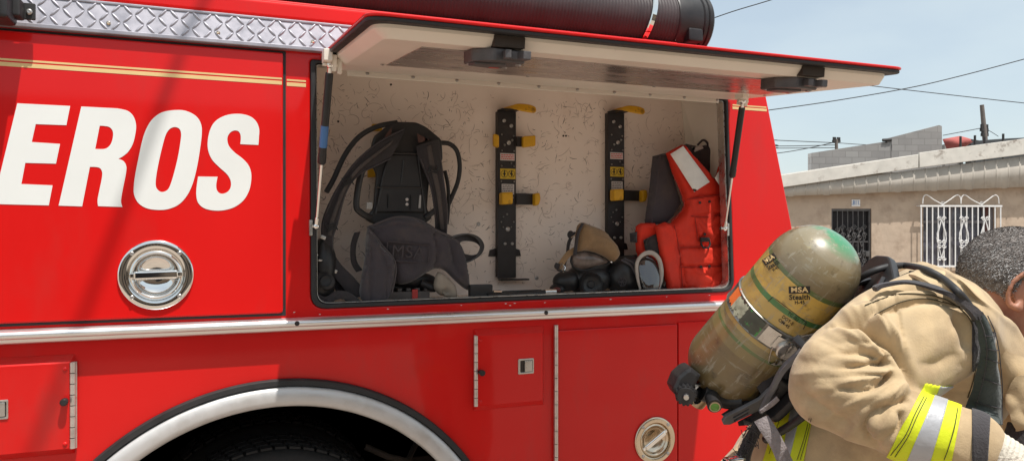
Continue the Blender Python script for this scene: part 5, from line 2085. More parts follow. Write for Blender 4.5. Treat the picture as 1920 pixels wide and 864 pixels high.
fax = (W(1832, 832, 1.106) - W(1630, 757, 1.155)).normalized()
fo = W(1630, 757, 1.155)
fup = (UP - fax * UP.dot(fax)).normalized()
def on_forearm(u, v, d, c):
    t = (c - fo).dot(fax)
    q = (c - fo) - fax * t
    return 0 < t < .30 and q.length < .11 and q.dot(fup) < .058 and d < 1.235 and u > 1630
fb_ = band("sleeve_band", ((1727, 733), (1663, 855)), ((1803, 760), (1783, 868)), on_forearm, .0022, M['lime'], person)
band("silver_strip", ((1752, 742), (1698, 866)), ((1777, 751), (1742, 868)), on_forearm, .0034, M['silver'], fb_)
cf = band("cuff_binding", ((1822, 766), (1822, 868)), ((1855, 790), (1850, 868)), lambda u, v, d, c: on_forearm(u, v, d, c) or (d < 1.2 and u > 1800), .0026, M['nylon'], person)
def on_torso(u, v, d, c):
    return d > 1.335 and 1380 < u < 1600 and v > 690 and d < 1.75
tb_ = band("waist_band", ((1473, 728), (1431, 866)), ((1526, 770), (1507, 866)), on_torso, .0024, M['lime'], person)
band("silver_strip", ((1490, 742), (1466, 866)), ((1508, 752), (1480, 866)), on_torso, .0036, M['silver'], tb_)
# stitching along the bands and seams
def stitch(lines, m, parent, r=.0006, off=.0045):
    mb = MB()
    for ln in lines:
        pts = spline([Vector(p) for p in ln], 8)
        P = []
        for p in pts:
            h = hit(p[0], p[1], off)
            if h:
                P.append(W(p[0], p[1], h))
        if len(P) > 2:
            mb.tube(P, r, n=5)
    return mb.build("stitching", m, parent)
M['thread'] = mat("dark_thread", (.05, .04, .02), .8)
stitch([[(1733, 742), (1716, 775), (1698, 815), (1670, 853)], [(1738, 744), (1721, 777), (1703, 817), (1678, 856)], [(1796, 764), (1790, 800), (1780, 835), (1770, 862)]], M['thread'], fb_)
stitch([[(1474, 748), (1460, 790), (1442, 850)], [(1521, 784), (1512, 820), (1500, 862)], [(1517, 784), (1507, 822), (1494, 862)]], M['thread'], tb_)
stitch([[(1622, 572), (1680, 552), (1736, 552), (1775, 562), (1808, 585), (1824, 610), (1832, 650), (1828, 700), (1815, 745)]], M['thread'], coat, r=.0010, off=.001)
stitch([[(1640, 590), (1690, 566), (1740, 560), (1800, 575)]], M['thread'], coat, r=.0009, off=.001)
# knitted wristlet
mb = MB()
prof = [(.0, -.02)]
for i in range(24):
    prof.append((.036 - .006 * i / 23 + (.0012 if i % 2 else 0), -.02 + .075 * i / 23))
prof.append((.02, .056))
wo = W(1838, 836, 1.104)
mb.lathe(prof, wo, (WR - EL).normalized() + cs(.0, -.12, 0), n=40)
mb.build("wristlet", mat("knit_wristlet", (.55, .50, .42), .9, var=.1, scale=60, bump=.4, bscale=200), person)

# ================================================================= breathing apparatus on his back
CB, CT = W(1377, 670, 1.530), W(1530, 497, 1.405)
def fs(q):
    return q + .035 if -.2 < q < 1.2 else q
CA = (CT - CB).normalized()
CL = (CT - CB).length
CN = cs(.73, -.68, 0)
CN = (CN - CA * CN.dot(CA)).normalized()     # towards his back
CV = CA.cross(CN)
if CV.dot(FWD) > 0:
    CV = -CV                                  # towards the camera
CR = .0855
app = thing("breathing_apparatus", "worn yellow green air cylinder with black backframe strapped on the firefighter", "breathing apparatus", CB - CA * .1)
def cyl_mat():
    m = bpy.data.materials.new("worn_cylinder_paint")
    m.use_nodes = True
    n, l, b = nodes_of(m)
    tc = n.new("ShaderNodeTexCoord")
    sp = n.new("ShaderNodeSeparateXYZ")
    l.new(tc.outputs["Object"], sp.inputs[0])
    nz = n.new("ShaderNodeTexNoise")
    nz.inputs["Scale"].default_value = 14
    nz.inputs["Detail"].default_value = 9
    nz.inputs["Roughness"].default_value = .7
    l.new(tc.outputs["Object"], nz.inputs["Vector"])
    # bands along the axis
    dv = n.new("ShaderNodeMath")
    dv.operation = 'DIVIDE'
    l.new(sp.outputs[2], dv.inputs[0])
    dv.inputs[1].default_value = CL
    ad = n.new("ShaderNodeMath")
    ad.operation = 'MULTIPLY_ADD'
    l.new(nz.outputs[0], ad.inputs[0])
    ad.inputs[1].default_value = .02
    l.new(dv.outputs[0], ad.inputs[2])
    sc = n.new("ShaderNodeMapRange")
    sc.inputs["From Min"].default_value = -.6
    sc.inputs["From Max"].default_value = 1.6
    l.new(ad.outputs[0], sc.inputs["Value"])
    rp = n.new("ShaderNodeValToRGB")
    rp.color_ramp.interpolation = 'CONSTANT'
    stops = [(-.6, (.10, .068, .032)), (-.25, (.16, .11, .045)), (.17, (.21, .155, .06)), (.245, (.10, .15, .045)), (.268, (.24, .19, .08)), (.33, (.40, .28, .085)), (.545, (.48, .32, .085)),
             (.655, (.055, .18, .045)), (.700, (.62, .40, .085)), (.885, (.10, .15, .045)), (.915, (.20, .155, .085)), (1.12, (.22, .18, .11)), (1.3, (.17, .14, .085))]
    el = rp.color_ramp.elements
    while len(el) > 1:
        el.remove(el[-1])
    for i, (p, c) in enumerate(stops):
        q = (fs(p) + .6) / 2.2
        e = el[0] if i == 0 else el.new(q)
        e.position = q
        e.color = (*c, 1)
    l.new(sc.outputs[0], rp.inputs[0])
    prev = rp.outputs[0]
    def blend(fac, colr):
        nonlocal prev
        mx = n.new("ShaderNodeMix")
        mx.data_type = 'RGBA'
        l.new(fac, mx.inputs["Factor"])
        l.new(prev, mx.inputs["A"])
        mx.inputs["B"].default_value = (*colr, 1)
        prev = mx.outputs["Result"]
    def patch(scale, lo, hi, stretch=(1, 1, 1), gate=None, detail=8, loc=(0, 0, 0), most=1.0):
        mp = n.new("ShaderNodeMapping")
        mp.inputs["Scale"].default_value = stretch
        mp.inputs["Location"].default_value = loc
        l.new(tc.outputs["Object"], mp.inputs[0])
        z = n.new("ShaderNodeTexNoise")
        z.inputs["Scale"].default_value = scale
        z.inputs["Detail"].default_value = detail
        z.inputs["Roughness"].default_value = .65
        l.new(mp.outputs[0], z.inputs["Vector"])
        r = n.new("ShaderNodeMapRange")
        r.inputs["From Min"].default_value = lo
        r.inputs["From Max"].default_value = hi
        r.inputs["To Max"].default_value = most
        l.new(z.outputs[0], r.inputs["Value"])
        out = r.outputs[0]
        if gate:
            g = n.new("ShaderNodeMapRange")
            g.inputs["From Min"].default_value = gate[0]
            g.inputs["From Max"].default_value = gate[1]
            l.new(dv.outputs[0], g.inputs["Value"])
            mu = n.new("ShaderNodeMath")
            mu.operation = 'MULTIPLY'
            l.new(out, mu.inputs[0])
            l.new(g.outputs[0], mu.inputs[1])
            out = mu.outputs[0]
        return out
    # grime, pale scuffs, and the green crown
    blend(patch(9, .46, .70, most=.75), (.10, .068, .032))
    blend(patch(34, .57, .68, most=.7), (.060, .042, .022))

    gx = n.new("ShaderNodeVectorMath")
    gx.operation = 'DOT_PRODUCT'
    l.new(tc.outputs["Object"], gx.inputs[0])
    gx.inputs[1].default_value = (-.15, .0, 1)
    blend(patch(9, .47, .54, gate=(1.20, 1.26), loc=(3.1, .4, .2)), (.035, .21, .085))
    blend(patch(16, .60, .66, gate=(1.1, 1.2), loc=(1, 1, 1)), (.36, .31, .14))
    blend(patch(110, .575, .625, (1, .8, .18), most=.55), (.30, .27, .20))
    blend(patch(130, .58, .63, (.16, .24, 1), most=.5), (.26, .235, .17))
    l.new(prev, b.inputs["Base Color"])
    r = n.new("ShaderNodeMapRange")
    r.inputs["To Min"].default_value = .22
    r.inputs["To Max"].default_value = .52
    l.new(nz.outputs[0], r.inputs["Value"])
    l.new(r.outputs[0], b.inputs["Roughness"])
    b.inputs["Coat Weight"].default_value = .6
    b.inputs["Coat Roughness"].default_value = .12
    bp = n.new("ShaderNodeBump")
    bp.inputs["Strength"].default_value = .12
    bp.inputs["Distance"].default_value = .004
    l.new(nz.outputs[0], bp.inputs["Height"])
    l.new(bp.outputs[0], b.inputs["Normal"])
    return m
M['cylpaint'] = cyl_mat()
CM = Matrix((CN, CV, CA)).transposed()
if CM.determinant() < 0:
    CM = Matrix((CN, -CV, CA)).transposed()
prof = [(0, -.092), (.022, -.090)]
for i in range(1, 13):
    t = R(90) * (1 - i / 12)
    prof.append((CR * max(0.0, math.cos(t)) ** .9 if t < R(89) else .022, -.015 - .075 * math.sin(t)))
prof += [(CR, .0), (CR, CL - .02)]
for i in range(1, 14):
    t = R(90) * i / 13
    prof.append((CR * max(0.0, math.cos(t)) ** .85, CL - .02 + .088 * math.sin(t)))
prof = [(max(r, 0 if i in (0, len(prof) - 1) else .002), h) for i, (r, h) in enumerate(prof)]
mb = MB()
mb.lathe(prof, (0, 0, 0), (0, 0, 1), n=72)
cyl = link_mesh("cylinder", mb.mesh(), M['cylpaint'], app, angle=60, local=Matrix.Translation(CB) @ CM.to_4x4())
WPOS[cyl.name] = CB.copy()
bpy.context.view_layer.update()
bvcy = BVHTree.FromPolygons([Matrix.Translation(CB) @ CM.to_4x4() @ v.co for v in cyl.data.vertices], [tuple(p.vertices) for p in cyl.data.polygons])
def on_cyl(u, v, off=.0008):
    r = ray(u, v).normalized()
    h = bvcy.ray_cast(EYE, r)
    if h[0] is None:
        return None
    return h[0] + h[1] * off
def decal(me, u, v, scale, ang, off):
    """lettering wrapped onto the cylinder's skin"""
    c, s = math.cos(ang), math.sin(ang)
    for vt in me.vertices:
        x, y = vt.co.x * scale, vt.co.y * scale
        p = on_cyl(u + x * c + y * s, v - (y * c - x * s) if False else v - y * c + x * s, off)
        vt.co = p if p is not None else CB
    return me
def decal_poly(mb, poly, off, nsub=10):
    """a traced patch laid on the cylinder"""
    pl = []
    for i in range(len(poly)):
        a, b = Vector(poly[i]), Vector(poly[(i + 1) % len(poly)])
        k = max(1, int((b - a).length / 4))
        for j in range(k):
            pl.append(a.lerp(b, j / k))
    nb = len(pl)
    inn = []
    xs, ys = [p.x for p in pl], [p.y for p in pl]
    x = min(xs)
    while x < max(xs):
        y = min(ys)
        while y < max(ys):
            if inside(x, y, [tuple(p) for p in pl]):
                inn.append(Vector((x + .01, y + .013)))
            y += 4
        x += 4
    ov, oe, of, _a, _b, _c = delaunay_2d_cdt(pl + inn, [], [list(range(nb))], 1, 1e-6)
    vs = [on_cyl(p.x, p.y, off) for p in ov]
    bv_ = [mb.bm.verts.new(p) if p is not None else None for p in vs]
    f0 = len(mb.bm.faces)
    for f in of:
        q = [bv_[i] for i in f]
        if all(q) and len(set(q)) > 2:
            try:
                mb.bm.faces.new(q)
            except ValueError:
                pass
    mb._mark(f0)
def rect(u, v, w, h, ang):
    c, s = math.cos(ang), math.sin(ang)
    return [(u + x * c + y * s * -1, v + x * s + y * c) for x, y in ((-w, -h), (w, -h), (w, h), (-w, h))]
def label_group(u, v, k, ang, skew=1.0):
    mb = MB()
    decal_poly(mb, rect(u, v, 20 * k * skew, 6.6 * k, ang), .0008)
    mb.build("mark", M['ink'], cyl, angle=None)
    mb = MB()
    tm = text_mesh("MSA", 13.0 * k, bold=.03, spacing=1.1)
    tm.transform(Matrix.Diagonal((1.22 * skew, 1, 1, 1)))
    mb.add_mesh(decal(tm, u, v, 1, ang, .0013))
    mb.build("lettering", M['gold_vinyl'], cyl, angle=None)
    c, s = math.cos(ang), math.sin(ang)
    mb = MB()
    for txt, dy, sz in (("Stealth", 14 * k, 13.5 * k), ("H-45", 23.5 * k, 9.0 * k)):
        tm = text_mesh(txt, sz, bold=.025, spacing=1.05)
        tm.transform(Matrix.Diagonal((skew, 1, 1, 1)))
        mb.add_mesh(decal(tm, u - s * dy, v + c * dy, 1, ang, .0009))
    mb.build("lettering", M['ink'], cyl, angle=None)
label_group(1499, 543, 1.0, -.02)
label_group(1443, 486, .9, R(-33), .72)
mb = MB()
for txt, u, v, sz in (("TC-SU", 1487, 593, 8.5), ("DOT-E", 1477, 600, 8.5), ("OM-45", 1470, 606, 8.5)):
    tm = text_mesh(txt, sz, bold=.01)
    mb.add_mesh(decal(tm, u, v, 1, R(38), .0009))
ln = [(1440, 565), (1449, 556), (1512, 604), (1506, 616)]
for p, q in zip(ln, ln[1:]):
    pts = [on_cyl(*Vector(p).lerp(Vector(q), t / 10), .0006) for t in range(11)]
    pts = [x for x in pts if x is not None]
    if len(pts) > 2:
        mb.tube(pts, .0006, n=5)
mb.build("lettering", M['ink'], cyl, angle=None)
# strap band with data plate, stickers and buckle
def cylp(t, s, r):
    """point at angle t (0 = towards his back, 90 deg = towards the camera), height s*CL, radius r"""
    return CB + CA * (fs(s) * CL) + (CN * math.cos(t) + CV * math.sin(t)) * r
mb = MB()
rows = []
for i in range(73):
    t = 2 * PI * i / 72
    rows.append([mb.bm.verts.new(cylp(t, s, CR + h)) for s, h in ((.365, .0005), (.365, .0022), (.372, .0040), (.385, .0024), (.515, .0024), (.528, .0040), (.535, .0022), (.535, .0005))])
for A, B in zip(rows, rows[1:]):
    for j in range(7):
        mb.bm.faces.new((A[j], A[j + 1], B[j + 1], B[j]))
M['strapmetal'] = mat("scuffed_strap_steel", (.26, .25, .23), .45, metal=.85, var=.25, scale=30, second=(.10, .09, .07), sfac=(.56, .68), sscale=25, rvar=.4)
bandm = mb.build("strap_band", M['strapmetal'], app, angle=50)
mb = MB()
def cpatch(mb, t0, t1, s0, s1, r0, n=10, jag=0):
    rows = []
    rnd = random.Random(int(t0 * 100))
    for i in range(n + 1):
        t = t0 + (t1 - t0) * i / n
        j0, j1 = rnd.uniform(-jag, jag), rnd.uniform(-jag, jag)
        rows.append([mb.bm.verts.new(cylp(t, s, r)) for s, r in ((s0 + j0, CR + r0 - .0012), (s0 + j0, CR + r0), (s1 + j1, CR + r0), (s1 + j1, CR + r0 - .0012))])
    f0 = len(mb.bm.faces)
    for A, B in zip(rows, rows[1:]):
        for j in range(3):
            mb.bm.faces.new((A[j], A[j + 1], B[j + 1], B[j]))
    mb._mark(f0)
cpatch(mb, R(152), R(170), .40, .53, .0032, jag=.01)
mb.build("orange_sticker", mat("orange_sticker", (.75, .16, .035), .5, var=.1, scale=30), bandm)
mb = MB()
cpatch(mb, R(129), R(153), .385, .515, .0038, jag=.018)
mb.build("torn_sticker", mat("torn_sticker", (.42, .42, .30), .6, var=.5, scale=60, second=(.05, .055, .03), sfac=(.50, .56), sscale=45), bandm)
mb = MB()
cpatch(mb, R(103), R(130), .38, .52, .0042, jag=.006)
mb.build("green_sticker", mat("green_sticker", (.07, .075, .055), .5, var=.3, scale=50, second=(.06, .30, .06), sfac=(.52, .56), sscale=40), bandm)
mb = MB()
cpatch(mb, R(82), R(100), .385, .52, .006)
cpatch(mb, R(68), R(84), .40, .50, .0075)
mb.build("buckle_plate", M['steel'], bandm, angle=40)
bo = cylp(R(66), .43, CR + .004)
bnrm = (CN * math.cos(R(66)) + CV * math.sin(R(66))).normalized()
btan = (-CN * math.sin(R(66)) + CV * math.cos(R(66))).normalized()
mb = MB()
mb.lathe([(.0205, -.002), (.0205, .008), (.018, .0105), (.006, .0105), (.0055, .009), (0, .009)], bo, bnrm, n=32)
mb.box(bo + bnrm * .0112, (.030, .004, .002), Matrix((CA, btan, bnrm)).transposed())
mb.build("buckle_disc", M['steel'], bandm, angle=40)
mb = MB()
BFm = Frame(bo - bnrm * .004, CA, -btan, bnrm)
lever = [(-.034, -.012), (-.012, -.022), (.012, -.018), (.030, .002), (.052, .030), (.062, .034), (.066, .056), (.052, .066), (.030, .052), (.018, .030), (.004, .026), (.0, .038), (-.012, .040), (-.018, .028), (-.034, .024), (-.046, .010), (-.046, -.004)]
slot = [(.034, .026), (.052, .044), (.056, .054), (.048, .056), (.026, .034)]
hole = [(-.036 + .006 * math.cos(t * PI / 5), .012 + .006 * math.sin(t * PI / 5)) for t in range(10)]
mb.plate([rounded(lever, .004, 3), rounded(slot, .003, 3), hole], -.001, .003, F=BFm, bevel=.0008)
mb.build("buckle_lever", M['steel'], bandm, angle=40)

# backframe behind the cylinder, cradle, lumbar plates
PF = Frame(CB + CN * (CR + .012), CA, CV, -CN)      # x along the cylinder, up = towards the camera
mb = MB()
mb.plate([rounded([(-.05, -.13), (CL * .4, -.14), (CL + .04, -.12), (CL + .075, -.05), (CL + .075, .06), (CL + .035, .115), (CL * .55, .110), (-.02, .095), (-.06, .0)], .02)], -.020, -.004, F=PF, bevel=.004)
mb.plate([rounded([(CL * .30, .02), (CL * .95, .02), (CL * .95, .080), (CL * .30, .070)], .01)], -.003, .028, F=PF, bevel=.004)
mb.plate([rounded([(-.03, .0), (CL * .20, .0), (CL * .20, .066), (-.03, .060)], .01)], -.003, .024, F=PF, bevel=.004)
mb.build("backframe", M['black'], app)
mb = MB()
fr = [PF.P(a, b, c) for a, b, c in ((-.07, .08, -.03), (.02, .12, -.03), (CL * .5, .135, -.030), (CL * .9, .135, -.028), (CL + .06, .115, -.02), (CL + .11, .08, -.01))]
mb.tube(spline(fr, 6), .008, n=10)
mb.tube([PF.P(CL * .78, .10, .0), PF.P(CL * .80, .125, .012)], .004, n=8)
mb.build("frame_rail", M['black'], app)
mb = MB()
mb.ribbon([W(u, v, d) for u, v, d in ((1486, 640, 1.36), (1510, 662, 1.33), (1524, 674, 1.31))], [W(u, v, d) for u, v, d in ((1500, 628, 1.36), (1520, 650, 1.33), (1535, 664, 1.31))], .010)
mb.build("strap_anchor", M['black'], app)
# upper handle plate with brackets near the collar
mb = MB()
A = [W(1610, 572, 1.29), W(1632, 548, 1.31), W(1650, 522, 1.36)]
B = [W(1619, 578, 1.29), W(1642, 554, 1.31), W(1660, 524, 1.36)]
mb.ribbon(spline(A, 5), spline(B, 5), .010)
A = [W(1585, 545, 1.38), W(1610, 530, 1.40), W(1645, 520, 1.42)]
mb.ribbon(spline(A, 4), [p + Vector((.01, .03, -.010)) for p in spline(A, 4)], .008)
mb.build("top_bracket", M['black'], app)
# lumbar plate: grey slotted tongue and dark pads
LF = Frame(W(1400, 770, 1.47), cs(.93, .36, -.05), cs(-.30, .75, -.55), cs(.05, -.55, -.84))
lo2 = LF.pts([(1351, 783), (1358, 774), (1390, 762), (1424, 748), (1438, 735), (1458, 720), (1462, 728), (1440, 756), (1425, 768), (1395, 780), (1366, 790), (1354, 789)])
sl1 = LF.pts([(1372, 776), (1402, 763), (1404, 765), (1374, 779)])
sl2 = LF.pts([(1374, 782), (1402, 770), (1403, 773), (1376, 785)])
mb = MB()
mb.plate([lo2, sl1, sl2], -.004, .004, F=LF, bevel=.0015)
M['greyplastic'] = mat("scuffed_grey_plastic", (.12, .115, .12), .5, var=.3, scale=30, bump=.1)
lum = mb.build("lumbar_plate", M['greyplastic'], app)
mb = MB()
A = [W(1422, 770, 1.42), W(1445, 722, 1.40), W(1462, 690, 1.385), W(1490, 662, 1.37), W(1525, 626, 1.345)]
B = [W(1430, 773, 1.42), W(1455, 727, 1.40), W(1474, 694, 1.385), W(1502, 668, 1.37), W(1535, 636, 1.345)]
mb.ribbon(spline(A, 6), spline(B, 6), .012)
mb.build("lumbar_stay", M['greyplastic'], app)
def pad(poly, d, T, back, name, m, seed=0, tilt=None, fr=None):
    fr = fr or Frame(W(1420, 760, d), RIGHT, UP, -FWD)
    mb = MB()
    pillow(mb, fr.pts(poly), 0, T, back, F=fr, rim=.02, step=.010, wr=.002, seed=seed)
    mb.build(name, m, app, angle=60)
pad([(1352, 776), (1400, 745), (1438, 722), (1452, 712), (1446, 750), (1440, 775), (1420, 795), (1385, 798), (1383, 790), (1410, 776), (1365, 789)], 1.50, .012, .02, "lumbar_pad", M['nylon'], 3)
pad([(1413, 716), (1440, 690), (1460, 660), (1520, 610), (1560, 570), (1600, 545), (1616, 556), (1560, 620), (1508, 672), (1476, 716), (1458, 745), (1440, 760), (1428, 740)], 1.46, .010, .03, "back_pad", M['nylon'], 5)
# grey webbing belt and frayed strap
mb = MB()
mb.ribbon(spline([W(1414, 790, 1.40), W(1428, 812, 1.385), W(1446, 840, 1.375), W(1462, 880, 1.37)], 5), spline([W(1440, 778, 1.395), W(1456, 802, 1.38), W(1472, 832, 1.37), W(1490, 870, 1.365)], 5), .004)
mb.ribbon(spline([W(1424, 768, 1.40), W(1440, 756, 1.395), W(1456, 742, 1.39)], 4), spline([W(1428, 774, 1.40), W(1446, 764, 1.395), W(1462, 750, 1.39)], 4), .004)
mb.build("waist_strap", M['webbing'], app)
mb = MB()
mb.ribbon(spline([W(1412, 792, 1.45), W(1398, 815, 1.46), W(1386, 840, 1.46), W(1372, 870, 1.46)], 5), spline([W(1432, 800, 1.45), W(1420, 825, 1.46), W(1410, 850, 1.46), W(1404, 880, 1.46)], 5), .012)
rnd = random.Random(8)
for k in range(60):
    t = rnd.random()
    p = W(1410 - 34 * t + rnd.uniform(-4, 20), 794 + 74 * t, 1.445 + rnd.uniform(-.01, .01))
    mb.tube([p, p + cs(rnd.uniform(-.012, .006), rnd.uniform(-.012, .012), -.004), p + cs(rnd.uniform(-.02, .006), rnd.uniform(-.02, .014), -.006)], .0009, n=4)
mb.build("frayed_strap", M['nylon'], app)
mb = MB()
mb.box(W(1376, 862, 1.44), (.04, .02, .012), bevel=.003)
mb.build("belt_buckle", M['chrome'], app)
# valve, bumper knob, gauge with a green button
mb = MB()
mb.lathe([(.020, -.10), (.024, -.085), (.030, -.078), (0, -.078)], CB, CA, n=24)
vb = CB - CA * .108
mb.lathe([(.0, -.03), (.021, -.03), (.021, .012), (.017, .016), (0, .016)], vb, CA, n=24)
M['brass'] = mat("worn_brass", (.42, .33, .22), .3, metal=.9, var=.2, scale=30)
mb.tube([vb - CA * .012, vb + cs(.035, -.012, 0)], .012, n=16)
valve = mb.build("valve", M['brass'], app)
mb = MB()
KF = Frame(W(1290, 712, 1.50), RIGHT, UP, -FWD)
mb.plate([rounded(KF.pts([(1255, 722), (1264, 700), (1280, 686), (1290, 683), (1309, 698), (1306, 703), (1297, 720), (1290, 727), (1280, 730), (1272, 744), (1262, 736)]), .004)], -.035, .03, F=KF, bevel=.008)
mb.build("bumper", M['black'], valve)
mb = MB()
ka = W(1286, 742, 1.455)
kdir = cs(-.15, -.10, -1).normalized()
prof = [(0, -.02), (.0175, -.02)]
mb.lathe([(0, -.03), (.017, -.03), (.018, -.004), (.0165, .004), (.007, .004), (.006, .008), (0, .008)], ka, kdir, n=32)
for k in range(14):
    t = 2 * PI * k / 14
    q = Vector(kdir).to_track_quat('Z', 'Y').to_matrix()
    mb.tube([ka + q @ Vector((.0175 * math.cos(t), .0175 * math.sin(t), -.026)), ka + q @ Vector((.0175 * math.cos(t), .0175 * math.sin(t), 0))], .003, n=6)
mb.tube([ka - kdir * .02, vb], .016, n=14)
mb.build("valve_knob", M['black'], valve)
mb = MB()
mb.lathe([(.006, .008), (.005, .0105), (0, .010)], ka, kdir, n=8)
mb.build("knob_screw", M['steel'], valve)
mb = MB()
mb.lathe([(.0215, -.026), (.0215, -.016), (.0195, -.014), (.0195, -.026)], W(1322, 745, 1.49), cs(.6, -.2, -.7), n=20, close=True)
mb.build("valve_nut", M['steel'], valve)
mb = MB()
gp = W(1340, 761, 1.455)
gd_ = cs(-.1, -.35, -1).normalized()
mb.lathe([(0, -.04), (.014, -.04), (.014, .0), (0, .0)], gp, gd_, n=24)
mb.tube(spline([W(1318, 735, 1.50), W(1336, 742, 1.50), W(1362, 750, 1.50), W(1392, 752, 1.49)], 4), [.017] * 13, n=14)
mb.box(W(1366, 742, 1.51), (.07, .05, .035), Matrix((cs(.8, -.55, 0), FWD, cs(.55, .8, 0))).transposed(), bevel=.006)
mb.build("hose_elbow", M['black'], valve)
mb = MB()
mb.lathe([(.0085, .0), (.0085, .003), (.006, .004), (0, .004)], gp, gd_, n=20)
mb.build("green_button", mat("green_button", (.10, .24, .035), .4), valve)
mb = MB()
mb.lathe([(.0105, -.001), (.0105, .0035), (.0086, .0035), (.0086, -.001)], gp, gd_, n=24, close=True)
mb.build("button_ring", M['brass'], valve)
# shoulder hose and straps lying over the coat
mb = MB()
hz = [((1572, 566), 1.47), ((1588, 542), 1.44), ((1610, 523), 1.40), ((1640, 507), 1.38), ((1672, 499), 1.385), ((1702, 498), 1.385), ((1736, 506), 1.365), ((1767, 522), 1.33), ((1794, 545), 1.295), ((1815, 570), 1.268), ((1832, 600), 1.25)]
bvk = bvh_of(collar)
HPTS = []
for (u, v), d in hz:
    hs2 = [x for x in (hit(u, v, .012), hit(u, v, .010, bvk)) if x is not None]
    HPTS.append(W(u, v, min([d] + hs2)))
mb.tube(spline(HPTS, 6), .0060, n=12)
mb.build("air_hose", M['rubber'], app)
Z3 = lambda l: [(1500 + x / 3.6, 480 + y / 3.6) for x, y in l]
A, B = drape(Z3([(500, 205), (540, 182), (700, 163), (850, 186), (980, 226), (1100, 286), (1200, 350), (1262, 420)]), Z3([(512, 240), (560, 216), (720, 186), (860, 210), (985, 268), (1070, 328), (1130, 388), (1160, 430)]), .020)
mb = MB()
mb.ribbon(A, B, .014)
mb.build("shoulder_strap", M['nylon'], app)
A, B = drape([(1822, 590), (1832, 617), (1837, 648), (1836, 668), (1829, 705), (1815, 749), (1808, 770)], [(1846, 590), (1859, 618), (1867, 650), (1871, 680), (1876, 722), (1878, 765), (1879, 795)], .016, cap=None)
M['strapgreen'] = mat("faded_green_black_padding", (.040, .052, .050), .85, var=.2, scale=30, bump=.2, bscale=180, sheen=.2)
cA = list(zip(A, B))
def quarter(t, k):
    out = []
    for i, (p, q) in enumerate(cA):
        out.append(p.lerp(q, t) - FWD * k)
    return out
o = sheet("strap_pad", [quarter(0, 0)[::4] if False else quarter(0, 0), quarter(.25, .010), quarter(.5, .012), quarter(.75, .009), quarter(1, 0)], M['strapgreen'], app, th=.014, n=1, m=3, wr=.0018, wf=40)
mb = MB()
for t in (.12, .88):
    mb.tube([p - FWD * (.0125 if t < .5 else .0115) for p in quarter(t, 0)], .0008, n=5)
for k in (8, 13, 18, 24, 30):
    if k < len(cA):
        p, q = cA[k]
        mb.tube([p.lerp(q, t) - FWD * (.0015 + .0125 * math.sin(PI * t) ** .5) for t in (.1, .25, .4, .6, .75, .9)], .0008, n=5)
mb.build("strap_stitching", M['nylon'], app)
# ================================================================= the house across the street and what stands behind it
HA, HB = W(1465, 432, 16.8), W(1920, 432, 17.1)
HA.z = HB.z = 0
hx = (HB - HA).normalized()
hn = hx.cross(Vector((0, 0, 1)))
HF = Frame(HA, hx, (0, 0, 1), hn)
house = thing("house", "low beige stucco house with corrugated eave, dark door and barred window", "house", HF.P(3.2, 0, 0))
M['stucco'] = mat("beige_stucco", (0.46, 0.36, 0.275), 0.92, var=0.10, scale=3, bump=0.9, bscale=6.0, second=(0.35, 0.265, 0.20), sfac=(.48, .68), sscale=2.8)
M['fascia'] = mat("weathered_white_board", (0.56, 0.535, 0.49), 0.8, var=0.12, scale=5, second=(0.26, 0.22, 0.19), sfac=(.56, .68), sscale=4)
M['corr'] = mat("dusty_corrugated_sheet", (0.40, 0.365, 0.32), 0.7, var=0.10, scale=4, second=(0.30, 0.26, 0.22), sfac=(.55, .8), sscale=3)
M['block'] = mat("grey_block", (0.27, 0.26, 0.255), 0.92, var=0.12, scale=5)
M['irondark'] = mat("black_iron", (0.03, 0.028, 0.028), 0.5, var=.3, scale=20)
M['ironwhite'] = mat("white_iron", (0.72, 0.71, 0.70), 0.5, var=.06)
M['void'] = mat("dark_interior", (0.022, 0.02, 0.022), 0.8)
def hp(lst, d=0.0):
    return HF.pts(lst, d)
dr0 = HF.px(1559, 391)
dr1 = HF.px(1634, 389)
w0 = HF.px(1731, 388)
w1 = HF.px(1868, 380)
wb = HF.px(1760, 500)[1]
x0h, x1h = HF.px(1440, 400)[0] - 3.0, HF.px(1920, 400)[0] + 4
topz = HF.px(1600, 362)[1]
mb = MB()
door_loop = [(dr0[0], .0), (dr1[0], .0), (dr1[0], dr0[1]), (dr0[0], dr0[1])]
win_loop = [(w0[0], wb), (w1[0], wb), (w1[0], w0[1]), (w0[0], w0[1])]
mb.plate([[(x0h, -.3), (dr0[0], -.3), (dr0[0], dr0[1]), (dr1[0], dr0[1]), (dr1[0], -.3), (x1h, -.3), (x1h, topz + .9), (x0h, topz + .1)], win_loop], -.18, 0, F=HF)
wall = mb.build("wall", M['stucco'], house, angle=None)
mb = MB()
mb.fbox(HF, x0h, x1h, -.3, topz + .1, -6, -5.8)
mb.fbox(HF, x0h, x0h + .2, -.3, topz + .1, -5.8, -.19)
mb.fbox(HF, x1h - .2, x1h, -.3, topz + .1, -5.8, -.19)
mb.build("wall", M['stucco'], house, angle=None)
# raised step and plinth of a second render coat
mb = MB()
mb.fbox(HF, dr1[0] + .02, w0[0] - .22, .2, HF.px(1660, 405)[1], .0, .02)
pass
